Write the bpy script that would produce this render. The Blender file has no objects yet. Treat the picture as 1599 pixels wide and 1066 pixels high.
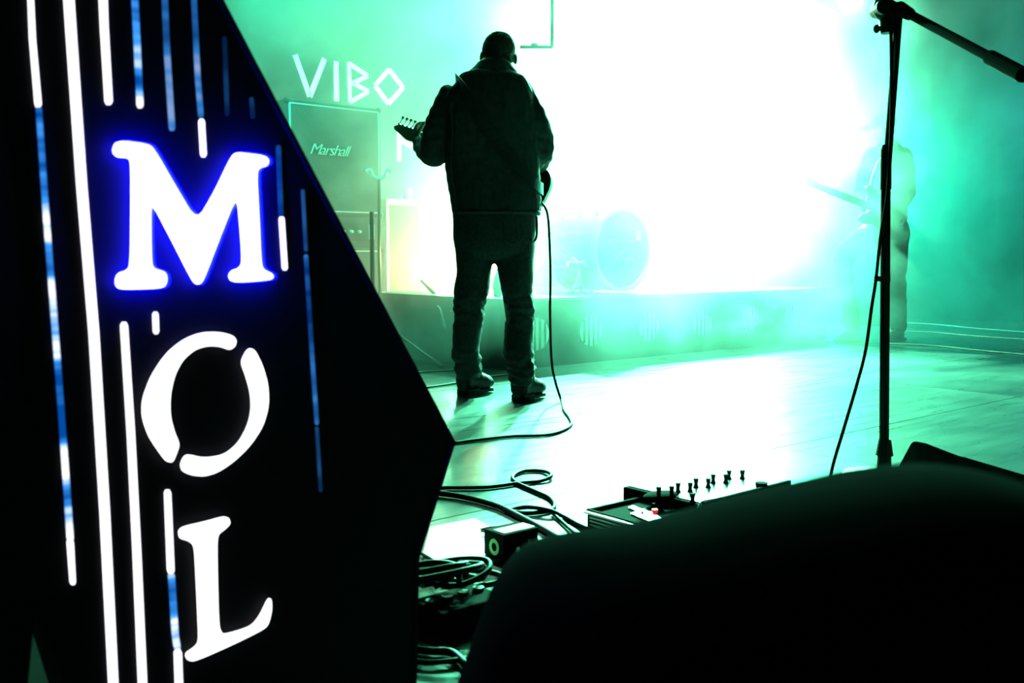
import bpy, bmesh, math, random
from mathutils import Vector, Matrix, noise
sc = bpy.context.scene
COL = sc.collection
# ---------------------------------------------------------------- camera
F = 1555.0; EYE = 0.68
PITCH = math.atan(133.0 / F)
cam_d = bpy.data.cameras.new('camera'); cam = bpy.data.objects.new('camera', cam_d)
COL.objects.link(cam); sc.camera = cam
cam.location = (0, 0, EYE)
cam.rotation_euler = (math.radians(90) - PITCH, 0, 0)
cam_d.sensor_width = 36.0; cam_d.lens = F / 1599.0 * 36.0
cam_d.dof.use_dof = True; cam_d.dof.focus_distance = 4.9; cam_d.dof.aperture_fstop = 8.0
cam_d.clip_start = 0.02; cam_d.clip_end = 60
# ---------------------------------------------------------------- render look
vs = sc.view_settings
sc.display_settings.display_device = 'sRGB'
vs.view_transform = 'Standard'; vs.look = 'None'; vs.gamma = 1.0; vs.exposure = 0.0
vs.use_curve_mapping = False
cy = sc.cycles
cy.max_bounces = 4; cy.diffuse_bounces = 1; cy.glossy_bounces = 2; cy.transmission_bounces = 2
cy.volume_bounces = 0; cy.transparent_max_bounces = 4
cy.volume_step_rate = 1.5; cy.volume_max_steps = 128
cy.sample_clamp_indirect = 4.0; cy.sample_clamp_direct = 0.0
cy.caustics_reflective = False; cy.caustics_refractive = False
cy.use_denoising = True; cy.use_adaptive_sampling = True; cy.adaptive_threshold = 0.03
w = bpy.data.worlds.new('world'); sc.world = w; w.use_nodes = True
w.node_tree.nodes['Background'].inputs['Color'].default_value = (0.9, 0.9, 1.0, 1)
w.node_tree.nodes['Background'].inputs['Strength'].default_value = 0.003

CU, SU = 0.760, 0.650
def UN(u, n, z=0.0):                       # stage axes: u along the riser front, n towards the back wall
    return Vector((u * CU - n * SU, u * SU + n * CU, z))
fwd = Vector((0, math.cos(PITCH), -math.sin(PITCH))); upv = Vector((0, math.sin(PITCH), math.cos(PITCH)))
def ray(px, py):
    d = fwd + Vector((1, 0, 0)) * ((px - 799.5) / F) + upv * ((533 - py) / F)
    return d
def at(px, py, y):                         # point whose world y (distance from the photographer) is y
    d = ray(px, py); t = y / d.y
    return Vector((0, 0, EYE)) + d * t
def on_z(px, py, z=0.0):
    d = ray(px, py); t = (z - EYE) / d.z
    return Vector((0, 0, EYE)) + d * t

# ---------------------------------------------------------------- stage lights and added fills
def spot(name, loc, aim, energy, color, size=60, blend=0.6, radius=0.08):
    l = bpy.data.lights.new(name, 'SPOT'); l.energy = energy; l.color = color
    l.spot_size = math.radians(size); l.spot_blend = blend; l.shadow_soft_size = radius
    o = bpy.data.objects.new(name, l); COL.objects.link(o); o.location = loc
    o.rotation_euler = (Vector(aim) - Vector(loc)).to_track_quat('-Z', 'Y').to_euler()
    return o
def point(name, loc, energy, color, radius=0.05):
    l = bpy.data.lights.new(name, 'POINT'); l.energy = energy; l.color = color; l.shadow_soft_size = radius
    o = bpy.data.objects.new(name, l); COL.objects.link(o); o.location = loc
    return o
GREEN = (0.0, 1.0, 0.62); WHITE = (0.75, 1.0, 0.93); WARM = (1.0, 0.78, 0.30)
HAZE_DENSITY = 0.10; HAZE_G = 0.55
HAZE_DENSITY = 0.38; HAZE_G = 0.5
WHITE = (0.13, 1.0, 0.50); GREEN = (0.0, 1.0, 0.58)
HEADS = [(UN(8.2, 7.0, 3.4), (1.9, 4.6, 0.0), 'round stage spotlight high in the white glare'),
         (UN(7.3, 7.2, 3.4), (1.5, 4.9, 0.0), 'round stage spotlight high in the white glare, nearer his head'),
         (at(1328, 4, 8.4), (1.2, 3.0, 0.3), 'round stage spotlight glowing at the top edge beside the boom stand'),
         (UN(8.9, 6.8, 2.6), (1.4, 4.6, 0.0), 'round stage spotlight added to whiten the right flank of the glare')]
spot('back_spot', HEADS[0][0], HEADS[0][1], 30000, WHITE, 50, .7)
spot('back_spot', HEADS[1][0], HEADS[1][1], 28000, WHITE, 46, .7)
spot('back_spot', HEADS[3][0], HEADS[3][1], 19000, WHITE, 46, .8)  # added spotlight, spreads the white glare further right
spot('side_spot', HEADS[2][0], HEADS[2][1], 100, WHITE, 40, .6)
spot('high_fill', UN(5.1, 6.9, 3.7), (0.5, 5.2, 3.4), 10000, WHITE, 58, .9)  # added fill, whitens the upper haze left of centre
point('haze_fill', UN(5.9, 6.4, 2.7), 950, WHITE, .1)  # added bare fill inside the haze, whitens it around his head
HAZE_DRIFT = (5.5, 5.1, 8.2)
point('haze_fill', UN(7.9, 6.6, 2.0), 700, WHITE, .1)  # added bare fill, brightens the haze right of centre
point('haze_fill', at(725, 300, 8.7), 260, (.3, 1.0, .5), .1)  # added bare fill for the pale haze behind his left side
spot('floor_fill', UN(6.3, 4.3, 4.3), (1.3, 6.3, 0.0), 17000, WHITE, 34, .9)  # added overhead fill, whitens the floor where the riser shades it
spot('green_fill', UN(4.0, 7.2, 3.2), UN(3.6, 4.5, 0.3), 90, GREEN, 110)  # added green fill, tints the haze on the left
spot('green_fill', UN(2.6, 5.6, 2.4), UN(4.6, 6.4, 0.8), 200, GREEN, 80)  # added green fill towards the speaker stack
spot('green_fill', UN(10.4, 6.9, 1.9), (4.5, 8.6, 0.8), 1700, GREEN, 85, 1.0)  # added green fill, brightens the haze behind the second guitarist
point('blue_lamp', (5.35, 9.3, 1.9), 25, (.0, .08, 1.0), .05)
spot('front_fill', (-1.2, 2.6, 3.6), (-1.35, 7.0, 1.2), 140, GREEN, 36)  # added front fill so the stack and its lettering show
spot('front_fill', (2.2, 2.6, 3.4), (1.2, 7.0, 0.15), 320, (.05, 1, .6), 34)  # added front fill so the riser ports show
spot('plate_fill', (-.5, 5.2, 4.2), (-.13, 2.36, 0.0), 3000, (.6, 1, .8), 6.5, .8)  # added narrow fill that turns the floor plate white
point('warm_lamp', at(690, 425, 8.1), 50, WARM, .04)
point('warm_lamp', at(772, 400, 7.6), 50, WARM, .04)

# ---------------------------------------------------------------- materials
def mat(name, color, rough=0.6, metal=0.0, spec=0.5, noise_amt=0.0, noise_scale=20.0, bump=0.0, emit=None, estr=0.0, alpha=None):
    m = bpy.data.materials.new(name); m.use_nodes = True
    nt = m.node_tree; b = nt.nodes['Principled BSDF']
    b.inputs['Base Color'].default_value = (*color, 1); b.inputs['Roughness'].default_value = rough
    b.inputs['Metallic'].default_value = metal; b.inputs['Specular IOR Level'].default_value = spec
    if noise_amt or bump:
        tc = nt.nodes.new('ShaderNodeTexCoord'); nz = nt.nodes.new('ShaderNodeTexNoise')
        nz.inputs['Scale'].default_value = noise_scale; nz.inputs['Detail'].default_value = 6
        nt.links.new(tc.outputs['Object'], nz.inputs['Vector'])
        if noise_amt:
            r = nt.nodes.new('ShaderNodeValToRGB')
            r.color_ramp.elements[0].color = (*[c * (1 - noise_amt) for c in color], 1)
            r.color_ramp.elements[1].color = (*[min(1, c * (1 + noise_amt)) for c in color], 1)
            r.color_ramp.elements[0].position = .3; r.color_ramp.elements[1].position = .7
            nt.links.new(nz.outputs['Fac'], r.inputs['Fac']); nt.links.new(r.outputs['Color'], b.inputs['Base Color'])
        if bump:
            bp = nt.nodes.new('ShaderNodeBump'); bp.inputs['Strength'].default_value = bump; bp.inputs['Distance'].default_value = 0.01
            nt.links.new(nz.outputs['Fac'], bp.inputs['Height']); nt.links.new(bp.outputs['Normal'], b.inputs['Normal'])
    if emit:
        b.inputs['Emission Color'].default_value = (*emit, 1); b.inputs['Emission Strength'].default_value = estr
    return m
# ---------------------------------------------------------------- mesh helpers
def obj(name, bm, m, parent=None, smooth=False, bevel=0.0):
    me = bpy.data.meshes.new(name)
    bmesh.ops.recalc_face_normals(bm, faces=bm.faces[:])
    bm.to_mesh(me); bm.free()
    if smooth:
        for p in me.polygons: p.use_smooth = True
    if m: me.materials.append(m)
    o = bpy.data.objects.new(name, me); COL.objects.link(o)
    if bevel:
        md = o.modifiers.new('bevel', 'BEVEL'); md.width = bevel; md.segments = 2; md.limit_method = 'ANGLE'
    if parent:
        o.parent = parent; o.matrix_parent_inverse = parent_inv(parent)
    return o
def parent_inv(p):
    M = Matrix.Identity(4); q = p
    while q:
        M = q.matrix_parent_inverse @ q.matrix_basis @ M if q.parent else q.matrix_basis @ M
        q = q.parent
    return M.inverted()
def tag(o, label=None, cat=None, group=None, kind=None):
    if label: o['label'] = label
    if cat: o['category'] = cat
    if group: o['group'] = group
    if kind: o['kind'] = kind
    return o
def thing(name, loc, label, cat, group=None):
    o = bpy.data.objects.new(name, None); COL.objects.link(o); o.location = loc; o.empty_display_size = .05
    return tag(o, label, cat, group)
def box(bm, c, s, M=None):                 # centre, full size, optional 3x3/4x4 rotation about centre
    r = bmesh.ops.create_cube(bm, size=1.0)
    T = Matrix.Translation(Vector(c)) @ (M.to_4x4() if M else Matrix.Identity(4)) @ Matrix.Diagonal((*s, 1))
    bmesh.ops.transform(bm, matrix=T, verts=r['verts']); return r['verts']
RU = Matrix(((CU, -SU, 0), (SU, CU, 0), (0, 0, 1)))       # rotation into the stage axes
def ubox(bm, u0, u1, n0, n1, z0, z1):
    return box(bm, UN((u0 + u1) / 2, (n0 + n1) / 2, (z0 + z1) / 2), (u1 - u0, n1 - n0, z1 - z0), RU)
def B():
    return bmesh.new()
def cyl(bm, a, b, r, r2=None, seg=12, caps=True):
    a = Vector(a); b = Vector(b); d = b - a
    r_ = bmesh.ops.create_cone(bm, cap_ends=caps, segments=seg, radius1=r, radius2=r if r2 is None else r2, depth=d.length)
    T = Matrix.Translation((a + b) / 2) @ d.to_track_quat('Z', 'Y').to_matrix().to_4x4()
    bmesh.ops.transform(bm, matrix=T, verts=r_['verts']); return r_['verts']
def ball(bm, c, r, sc3=(1, 1, 1), seg=14, M=None):
    r_ = bmesh.ops.create_uvsphere(bm, u_segments=seg, v_segments=max(6, seg * 2 // 3), radius=r)
    T = Matrix.Translation(Vector(c)) @ (M.to_4x4() if M else Matrix.Identity(4)) @ Matrix.Diagonal((*sc3, 1))
    bmesh.ops.transform(bm, matrix=T, verts=r_['verts']); return r_['verts']
def spline(pts, n=8):
    P = [Vector(p) for p in pts]; P = [2 * P[0] - P[1]] + P + [2 * P[-1] - P[-2]]; out = []
    for i in range(1, len(P) - 2):
        for k in range(n):
            t = k / n; a, b, c, d = P[i - 1:i + 3]
            out.append(.5 * ((2 * b) + (c - a) * t + (2 * a - 5 * b + 4 * c - d) * t * t + (3 * b - a - 3 * c + d) * t ** 3))
    out.append(P[-2]); return out
def tube(bm, pts, r, seg=8, n=8, radii=None, smooth=True):
    P = spline(pts, n) if smooth else [Vector(p) for p in pts]
    rings = []; side = None
    for i, p in enumerate(P):
        d = (P[min(i + 1, len(P) - 1)] - P[max(i - 1, 0)]).normalized()
        if side is None: side = d.orthogonal().normalized()
        side = (side - d * side.dot(d)).normalized(); up = d.cross(side)
        rr = r if radii is None else radii(i / (len(P) - 1))
        rings.append([bm.verts.new(p + (side * math.cos(2 * math.pi * k / seg) + up * math.sin(2 * math.pi * k / seg)) * rr) for k in range(seg)])
    for a, b in zip(rings, rings[1:]):
        for k in range(seg): bm.faces.new((a[k], a[(k + 1) % seg], b[(k + 1) % seg], b[k]))
    bm.faces.new(rings[0][::-1]); bm.faces.new(rings[-1])
def rings_loft(bm, rings):
    R = [[bm.verts.new(p) for p in r] for r in rings]; n = len(R[0])
    for a, b in zip(R, R[1:]):
        for k in range(n): bm.faces.new((a[k], a[(k + 1) % n], b[(k + 1) % n], b[k]))
    bm.faces.new(R[0][::-1]); bm.faces.new(R[-1])
def prism(bm, loop, off):                  # loop of 3-D points extruded by the vector off
    a = [bm.verts.new(p) for p in loop]; b = [bm.verts.new(Vector(p) + off) for p in loop]; n = len(a)
    for k in range(n): bm.faces.new((a[k], a[(k + 1) % n], b[(k + 1) % n], b[k]))
    f = [bm.faces.new(a[::-1]), bm.faces.new(b)]
    bm.normal_update()
    if n > 6: bmesh.ops.triangulate(bm, faces=f)
def copy_tree(o, parent=None):
    c = o.copy(); COL.objects.link(c); c.parent = parent
    for ch in [x for x in o.children]: copy_tree(ch, c)
    return c
def chaikin(P, it=2):
    for _ in range(it):
        Q = []
        for i in range(len(P)):
            a = P[i]; b = P[(i + 1) % len(P)]
            Q += [(a[0] * .78 + b[0] * .22, a[1] * .78 + b[1] * .22), (a[0] * .22 + b[0] * .78, a[1] * .22 + b[1] * .78)]
        P = Q
    return P
# ================================================================= THE SETTING
m_floor = mat('stage_floor', (0.10, 0.11, 0.105), rough=0.33, spec=0.32)
nt = m_floor.node_tree; b_ = nt.nodes['Principled BSDF']
tc = nt.nodes.new('ShaderNodeTexCoord'); mp = nt.nodes.new('ShaderNodeMapping'); mp.inputs['Rotation'].default_value = (0, 0, math.radians(12))
mp.inputs['Scale'].default_value = (1.0, 9.0, 1.0)
n1 = nt.nodes.new('ShaderNodeTexNoise'); n1.inputs['Scale'].default_value = 2.2; n1.inputs['Detail'].default_value = 8; n1.inputs['Roughness'].default_value = .65
n2 = nt.nodes.new('ShaderNodeTexNoise'); n2.inputs['Scale'].default_value = 1.4; n2.inputs['Detail'].default_value = 5
nt.links.new(tc.outputs['Object'], mp.inputs['Vector']); nt.links.new(mp.outputs['Vector'], n1.inputs['Vector']); nt.links.new(tc.outputs['Object'], n2.inputs['Vector'])
mr = nt.nodes.new('ShaderNodeMapRange'); mr.inputs['From Min'].default_value = .3; mr.inputs['From Max'].default_value = .7
mr.inputs['To Min'].default_value = .25; mr.inputs['To Max'].default_value = .38
nt.links.new(n1.outputs['Fac'], mr.inputs['Value']); nt.links.new(mr.outputs['Result'], b_.inputs['Roughness'])
cr = nt.nodes.new('ShaderNodeValToRGB'); cr.color_ramp.elements[0].position = .35; cr.color_ramp.elements[1].position = .7
cr.color_ramp.elements[0].color = (.03, .033, .032, 1); cr.color_ramp.elements[1].color = (.085, .09, .088, 1)
nt.links.new(n2.outputs['Fac'], cr.inputs['Fac']); nt.links.new(cr.outputs['Color'], b_.inputs['Base Color'])
bp = nt.nodes.new('ShaderNodeBump'); bp.inputs['Strength'].default_value = .03; bp.inputs['Distance'].default_value = .004
nt.links.new(n1.outputs['Fac'], bp.inputs['Height']); nt.links.new(bp.outputs['Normal'], b_.inputs['Normal'])
m_gap = mat('joint_dark', (.01, .01, .01), rough=.9)
m_wall = mat('black_drape', (.012, .013, .013), rough=.9, spec=.05, noise_amt=.3, noise_scale=3)

U0, U1, N0, N1 = -5.0, 10.9, -4.6, 7.75
bm = B(); ubox(bm, U0, U1, N0, N1, -.12, -.014); floor = obj('floor', bm, m_gap); tag(floor, kind='structure')
pm = B(); box(pm, (0, 0, -.006), (1.995, .995, .012)); pmesh = bpy.data.meshes.new('floor_panel'); pm.to_mesh(pmesh); pm.free(); pmesh.materials.append(m_floor)
i = 0
for a in range(8):
    for b2 in range(13):
        u = U0 + 1.0 + a * 2.0 + (0 if b2 % 2 else -.0); n = N0 - .1 + .5 + b2 * 1.0 - .25
        if a == 7: continue
        o = bpy.data.objects.new('floor_panel', pmesh); COL.objects.link(o)
        o.location = UN(u, n, 0); o.rotation_euler = (0, 0, math.atan2(SU, CU)); o.parent = floor
        o.location.z = -0.0005 * ((a * 7 + b2 * 3) % 3)
def drape(name, a, b, z1, amp=.05, wl=.34):
    bm = B(); a = Vector(a); b = Vector(b); L = (b - a).length; d = (b - a) / L; nn = Vector((-d.y, d.x, 0))
    N = int(L / wl * 8); prev = None
    for k in range(N + 1):
        s = L * k / N; off = amp * math.sin(2 * math.pi * s / wl + 1.3 * noise.noise(Vector((s * .7, 0, 3)))) * (.7 + .5 * noise.noise(Vector((s * .9, 5, 0))))
        p = a + d * s + nn * off
        c = [bm.verts.new((p.x, p.y, 0.002)), bm.verts.new((p.x, p.y, z1))]
        if prev: bm.faces.new((prev[0], c[0], c[1], prev[1]))
        prev = c
    o = obj(name, bm, m_wall, smooth=True); md = o.modifiers.new('solid', 'SOLIDIFY'); md.thickness = .01
    return tag(o, kind='structure')
HTOP = 4.6
drape('wall_right', UN(U1 - .12, N0), UN(U1 - .12, N1 - .1), HTOP)
drape('wall_left', UN(U0 + .12, N0), UN(U0 + .12, N1 - .1), HTOP)
bm = B(); ubox(bm, U0, U1, N1, N1 + .12, -.12, HTOP); tag(obj('wall_back', bm, m_wall), kind='structure')
bm = B(); ubox(bm, U0, U1, N0 - .12, N0, -.12, HTOP); tag(obj('wall_front', bm, m_wall), kind='structure')
bm = B(); ubox(bm, U0, U1, N0 - .12, N1 + .12, HTOP, HTOP + .12); tag(obj('ceiling', bm, m_wall), kind='structure')
# ---------------------------------------------------------------- haze (needs the stage it fills)
def haze_material(name, dens, g, color=(.92, 1.0, .97), scale=1.15, lo=.42, hi=.60, base=.22):
    m = bpy.data.materials.new(name); m.use_nodes = True; nt = m.node_tree; nt.nodes.remove(nt.nodes['Principled BSDF'])
    out = nt.nodes['Material Output']; vsn = nt.nodes.new('ShaderNodeVolumeScatter')
    vsn.inputs['Color'].default_value = (*color, 1); vsn.inputs['Anisotropy'].default_value = g
    geo = nt.nodes.new('ShaderNodeNewGeometry'); nz = nt.nodes.new('ShaderNodeTexNoise'); nz.inputs['Scale'].default_value = scale
    nz.inputs['Detail'].default_value = 5; nz.inputs['Roughness'].default_value = .62; nz.inputs['Distortion'].default_value = .5
    sh = nt.nodes.new('ShaderNodeVectorMath'); sh.operation = 'ADD'; sh.inputs[1].default_value = HAZE_DRIFT
    nt.links.new(geo.outputs['Position'], sh.inputs[0]); nt.links.new(sh.outputs['Vector'], nz.inputs['Vector'])
    r = nt.nodes.new('ShaderNodeMapRange'); r.inputs['From Min'].default_value = lo; r.inputs['From Max'].default_value = hi
    r.inputs['To Min'].default_value = base * dens; r.inputs['To Max'].default_value = dens; r.interpolation_type = 'SMOOTHSTEP'
    nt.links.new(nz.outputs['Fac'], r.inputs['Value'])
    nt.links.new(r.outputs['Result'], vsn.inputs['Density']); nt.links.new(vsn.outputs['Volume'], out.inputs['Volume'])
    m['dens'] = dens
    return m
m_haze = haze_material('stage_haze', HAZE_DENSITY, HAZE_G)
plan = [(-4.9, 5.6), (-2.0, 5.35), (.5, 5.55), (1.7, 6.7), (2.4, 7.15), (3.9, 7.2), (5.6, 7.4), (6.4, 7.7), (6.55, 8.6), (3.4, 12.2), (2.9, 12.0), (-4.2, 6.3)]
bm = B(); prism(bm, [Vector((x, y, .001)) for x, y in plan], Vector((0, 0, 4.2)))
tag(obj('stage_haze', bm, m_haze), 'drifting pale green stage haze filling the back of the stage', 'haze', kind='stuff')
# ================================================================= THE RISER
m_ply = mat('riser_black', (.06, .062, .06), rough=.5, noise_amt=.2, noise_scale=9)
m_edge = mat('aluminium_edge', (.55, .58, .57), rough=.3, metal=.8)
m_disc = mat('pale_diffuser', (.88, .92, .80), rough=.45)
RN, RU0, RU1, RZ = 4.514, 3.861, 7.25, .424
riser = thing('drum_riser', UN(RU0, RN, 0), 'low black riser with round slatted ports under the drum kit', 'riser')
bm = B(); ubox(bm, RU0, RU1, RN, 6.15, .0, RZ - .02); obj('body', bm, m_ply, riser)
bm = B(); ubox(bm, RU0 - .01, RU1 + .01, RN - .01, 6.16, RZ - .02, RZ); obj('deck', bm, m_ply, riser)
bm = B(); ubox(bm, RU0 - .014, RU0 - .002, RN - .016, RN + .012, 0.0, RZ); obj('corner_trim', bm, m_edge, riser)
bm = B(); ubox(bm, RU0 - .012, RU1, RN - .016, RN - .010, RZ - .016, RZ + .001); obj('edge_trim', bm, m_edge, riser)
for px in (838, 922, 1013, 1096, 1170, 1237):
    # meet the viewing ray with the riser front n = RN
    d = ray(px, 515); t = RN / (-SU * d.x + CU * d.y); P = d * t; u = CU * P.x + SU * P.y
    zc = .205; r = .098
    bm = B(); c = UN(u, RN - .006, zc); c2 = UN(u, RN + .002, zc); cyl(bm, c, c2, r, seg=36)
    d_ = obj('port', bm, m_disc, riser)
    for k in (-1.5, -.5, .5, 1.5):
        uu = u + k * .042; hh = math.sqrt(max(0, r * r - (k * .042) ** 2))
        bm = B(); ubox(bm, uu - .0055, uu + .0055, RN - .012, RN - .005, zc - hh, zc + hh); obj('slat', bm, m_ply, d_)
# ================================================================= GEAR ON THE STAGE
m_tolex = mat('black_tolex', (.045, .047, .047), rough=.6, bump=.25, noise_scale=300)
m_cloth = mat('grille_cloth', (.09, .095, .09), rough=.85, noise_amt=.35, noise_scale=160)
m_pip = mat('pale_piping', (.75, .78, .76), rough=.4)
m_white = mat('white_paint', (.82, .85, .82), rough=.4)
m_chrome = mat('chrome', (.8, .82, .82), rough=.16, metal=1)
m_black = mat('black_plastic', (.02, .021, .021), rough=.45)
m_metal = mat('black_metal', (.03, .03, .03), rough=.3, metal=.6)
m_cable = mat('cable_rubber', (.008, .008, .008), rough=.5, spec=.25)
m_let = mat('letter_vinyl', (.85, .9, .86), rough=.5)

# low platform beside the riser
bm = B()
P0_ = UN(RU0 - .02, 5.05)
back = [UN(5.7, 7.45), UN(5.7, 6.18), UN(RU0 - .02, 6.18)]
plat = [(P0_.x, P0_.y), (-.56, 6.62), (-.86, 7.30), (-1.20, 7.86), (-1.50, 8.16)] + [(q.x, q.y) for q in back]
prism(bm, [Vector((x, y, 0.0)) for x, y in plat], Vector((0, 0, .325)))
side_platform = tag(obj('side_platform', bm, m_ply), 'low black platform strewn with cables beside the riser corner', 'platform')
bm = B()
for a, b in zip(plat[:4], plat[1:5]):
    tube(bm, [Vector((a[0], a[1], .33)), Vector((b[0], b[1], .33))], .006, n=1, smooth=False)
obj('edge_trim', bm, m_edge, side_platform)
bm = B(); prism(bm, [Vector((x, y, .325)) for x, y in plat], Vector((0, 0, .012))); obj('deck', bm, m_ply, side_platform)
# speaker stack
CN = 6.160; CUu1 = CU * -.94 + SU * 7.3
def cabinet(z0, h, label, logo, depth=.36):
    root = thing('guitar_cabinet', UN(CUu1 - .38, CN + depth / 2, z0), label, 'speaker cabinet', 'amplifier stack')
    u0, u1 = CUu1 - .76, CUu1
    bm = B(); ubox(bm, u0, u1, CN + .012, CN + depth, z0, z0 + h); obj('body', bm, m_tolex, root, bevel=.012)
    bm = B(); ubox(bm, u0 + .03, u1 - .03, CN + .004, CN + .02, z0 + .03, z0 + h - .03); obj('grille', bm, m_cloth, root)
    bm = B(); w_ = .0045
    for z_ in (z0 + .028, z0 + h - .028): ubox(bm, u0 + .024, u1 - .024, CN - .001, CN + .012, z_ - w_, z_ + w_)
    for u_ in (u0 + .028, u1 - .028): ubox(bm, u_ - w_, u_ + w_, CN - .001, CN + .012, z0 + .028, z0 + h - .028)
    obj('piping', bm, m_pip, root)
    for u_ in (u0 + .012, u1 - .012):
        for z_ in (z0 + .012, z0 + h - .012):
            bm = B(); ball(bm, UN(u_, CN + .016, z_), .022, (1, .8, 1), 10); obj('corner_cap', bm, m_black, root)
    if logo:
        tc_ = bpy.data.curves.new('logo', 'FONT'); tc_.body = 'Marshall'; tc_.size = .108; tc_.extrude = .004; tc_.shear = .45; tc_.space_character = .86
        tc_.offset = -.0012
        o = bpy.data.objects.new('logo', tc_); COL.objects.link(o); o.data.materials.append(m_let)
        o.location = UN(u0 + .165, CN - .004, z0 + h * .535); o.rotation_euler = (math.radians(90), 0, math.atan2(SU, CU))
        bpy.context.view_layer.update()
        me = bpy.data.meshes.new_from_object(o.evaluated_get(bpy.context.evaluated_depsgraph_get()))
        o2 = bpy.data.objects.new('logo', me); COL.objects.link(o2); o2.matrix_world = o.matrix_world.copy(); bpy.data.objects.remove(o)
        mw = o2.matrix_world.copy(); o2.parent = root; o2.matrix_parent_inverse = parent_inv(root)
    return root
low = cabinet(.0, .745, 'lower black speaker cabinet on the stage floor, under the amplifier head', False)
cabinet(.965, .775, 'upper black speaker cabinet with pale piping and a white script logo, topmost of the stack', True)
bm = B(); ah = thing('amplifier_head', UN(CUu1 - .38, CN + .16, .745), 'slim black amplifier with a row of pale knobs between the two cabinets', 'amplifier', 'amplifier stack')
ubox(bm, CUu1 - .74, CUu1 - .02, CN + .02, CN + .32, .745, .965); obj('body', bm, m_tolex, ah, bevel=.008)
bm = B(); ubox(bm, CUu1 - .70, CUu1 - .06, CN + .008, CN + .03, .79, .92); obj('control_panel', bm, m_black, ah)
for k in range(8):
    bm = B(); u_ = CUu1 - .66 + k * .066; cyl(bm, UN(u_, CN + .008, .855), UN(u_, CN - .014, .855), .014, .011, 14); obj('knob', bm, m_white, ah)
bm = B(); ubox(bm, CUu1 - .115, CUu1 - .075, CN - .004, CN + .012, .80, .91); obj('switch_plate', bm, m_white, ah)

# pale-framed cabinet on the platform
cx0 = at(605, 466, 8.0)
cu0 = CU * cx0.x + SU * cx0.y; cn0 = -SU * cx0.x + CU * cx0.y
fc = thing('framed_cabinet', UN(cu0 + .2, cn0 + .16, .337), 'tall speaker cabinet with a broad pale frame beside the speaker stack', 'speaker cabinet')
cw, chh = .42, .80
z0 = .337
bm = B(); ubox(bm, cu0, cu0 + cw, cn0 + .02, cn0 + .30, z0, z0 + chh); obj('body', bm, m_tolex, fc)
bm = B(); ubox(bm, cu0 + .02, cu0 + cw - .10, cn0 + .01, cn0 + .03, z0 + .02, z0 + chh - .04); obj('grille', bm, m_cloth, fc)
bm = B()
ubox(bm, cu0, cu0 + .022, cn0, cn0 + .025, z0, z0 + chh); ubox(bm, cu0, cu0 + cw, cn0, cn0 + .025, z0 + chh - .045, z0 + chh)
ubox(bm, cu0 + cw - .11, cu0 + cw, cn0, cn0 + .025, z0, z0 + chh - .04); obj('frame', bm, m_white, fc)
c = UN(cu0 + .30, cn0 + .14, z0 + chh)
cup = thing('paper_cup', c, 'small white cup standing on top of the pale-framed cabinet', 'cup')
bm = B(); cyl(bm, c + Vector((0, 0, .0)), c + Vector((0, 0, .095)), .03, .042, 18); obj('cup_wall', bm, m_white, cup)
bm = B(); cyl(bm, c + Vector((0, 0, .092)), c + Vector((0, 0, .102)), .045, .043, 18); obj('lid', bm, m_white, cup)
c = at(598, 240 + 470/4.1, 7.22)

# guitar stand in front of the stack (yoke and two thin legs)
gs = thing('guitar_stand', at(590, 500, 6.9) * Vector((1, 1, 0)) if False else Vector((at(590, 400, 6.95).x, 6.95, 0)), 'thin upright guitar stand with a pale curved yoke in front of the speaker stack', 'guitar stand')
yk = at(592, 276, 6.95)
bm = B(); tube(bm, [Vector((yk.x, yk.y, .12)), Vector((yk.x - .006, yk.y, .7)), yk], .011, n=2); obj('upright', bm, m_metal, gs)
bm = B(); tube(bm, [yk + Vector(v) for v in ((-.085, -.02, .035), (-.06, -.02, .045), (-.04, -.01, .005), (0, 0, -.012), (.04, -.01, .005), (.06, -.02, .045), (.085, -.02, .03))], .013, n=5); obj('yoke', bm, m_pip, gs)
for v in ((-.22, -.1), (.2, -.14), (.0, .22)):
    bm = B(); tube(bm, [Vector((yk.x, yk.y, .3)), Vector((yk.x + v[0], yk.y + v[1], .012))], .009, n=1, smooth=False); obj('leg', bm, m_metal, gs)

# tripod stand at the foot of the platform, mostly behind the sign column
tb = Vector((-.86, 6.15, 0))
ts = thing('folding_tripod', tb, 'dark folding tripod with splayed legs at the platform foot, behind the edge of the sign', 'stand')
foot1 = on_z(690, 573, .012); foot1 = Vector((foot1.x, foot1.y, .012))
bm = B(); tube(bm, [tb + Vector((0, 0, .30)), tb + Vector((0, 0, .95))], .014, n=1, smooth=False); obj('pole', bm, m_metal, ts)
bm = B(); cyl(bm, tb + Vector((0, 0, .28)), tb + Vector((0, 0, .36)), .028, seg=12); obj('hub', bm, m_black, ts)
for f in (foot1, tb + Vector((-.30, .2, .012)), tb + Vector((.02, -.38, .012))):
    bm = B(); tube(bm, [tb + Vector((0, 0, .31)), f], .0115, n=1, smooth=False); l_ = obj('leg', bm, m_metal, ts)
    d = (f - tb - Vector((0, 0, .31))).normalized(); bm = B(); cyl(bm, f - d * .07, f, .016, .014, 12); obj('rubber_foot', bm, m_black, l_)
a = at(658, 438, 7.0); b = at(712, 492, 6.55); bm = B(); cyl(bm, a, b, .011, .013, 10); 
c2_ = Vector((b.x + .02, b.y - .02, .35)); tube(bm, [b, c2_], .010, n=1, smooth=False)
tag(obj('folded_stand_tube', bm, m_cable), 'dark tube leaning over the cable tangle on the low platform', 'stand')
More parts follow.
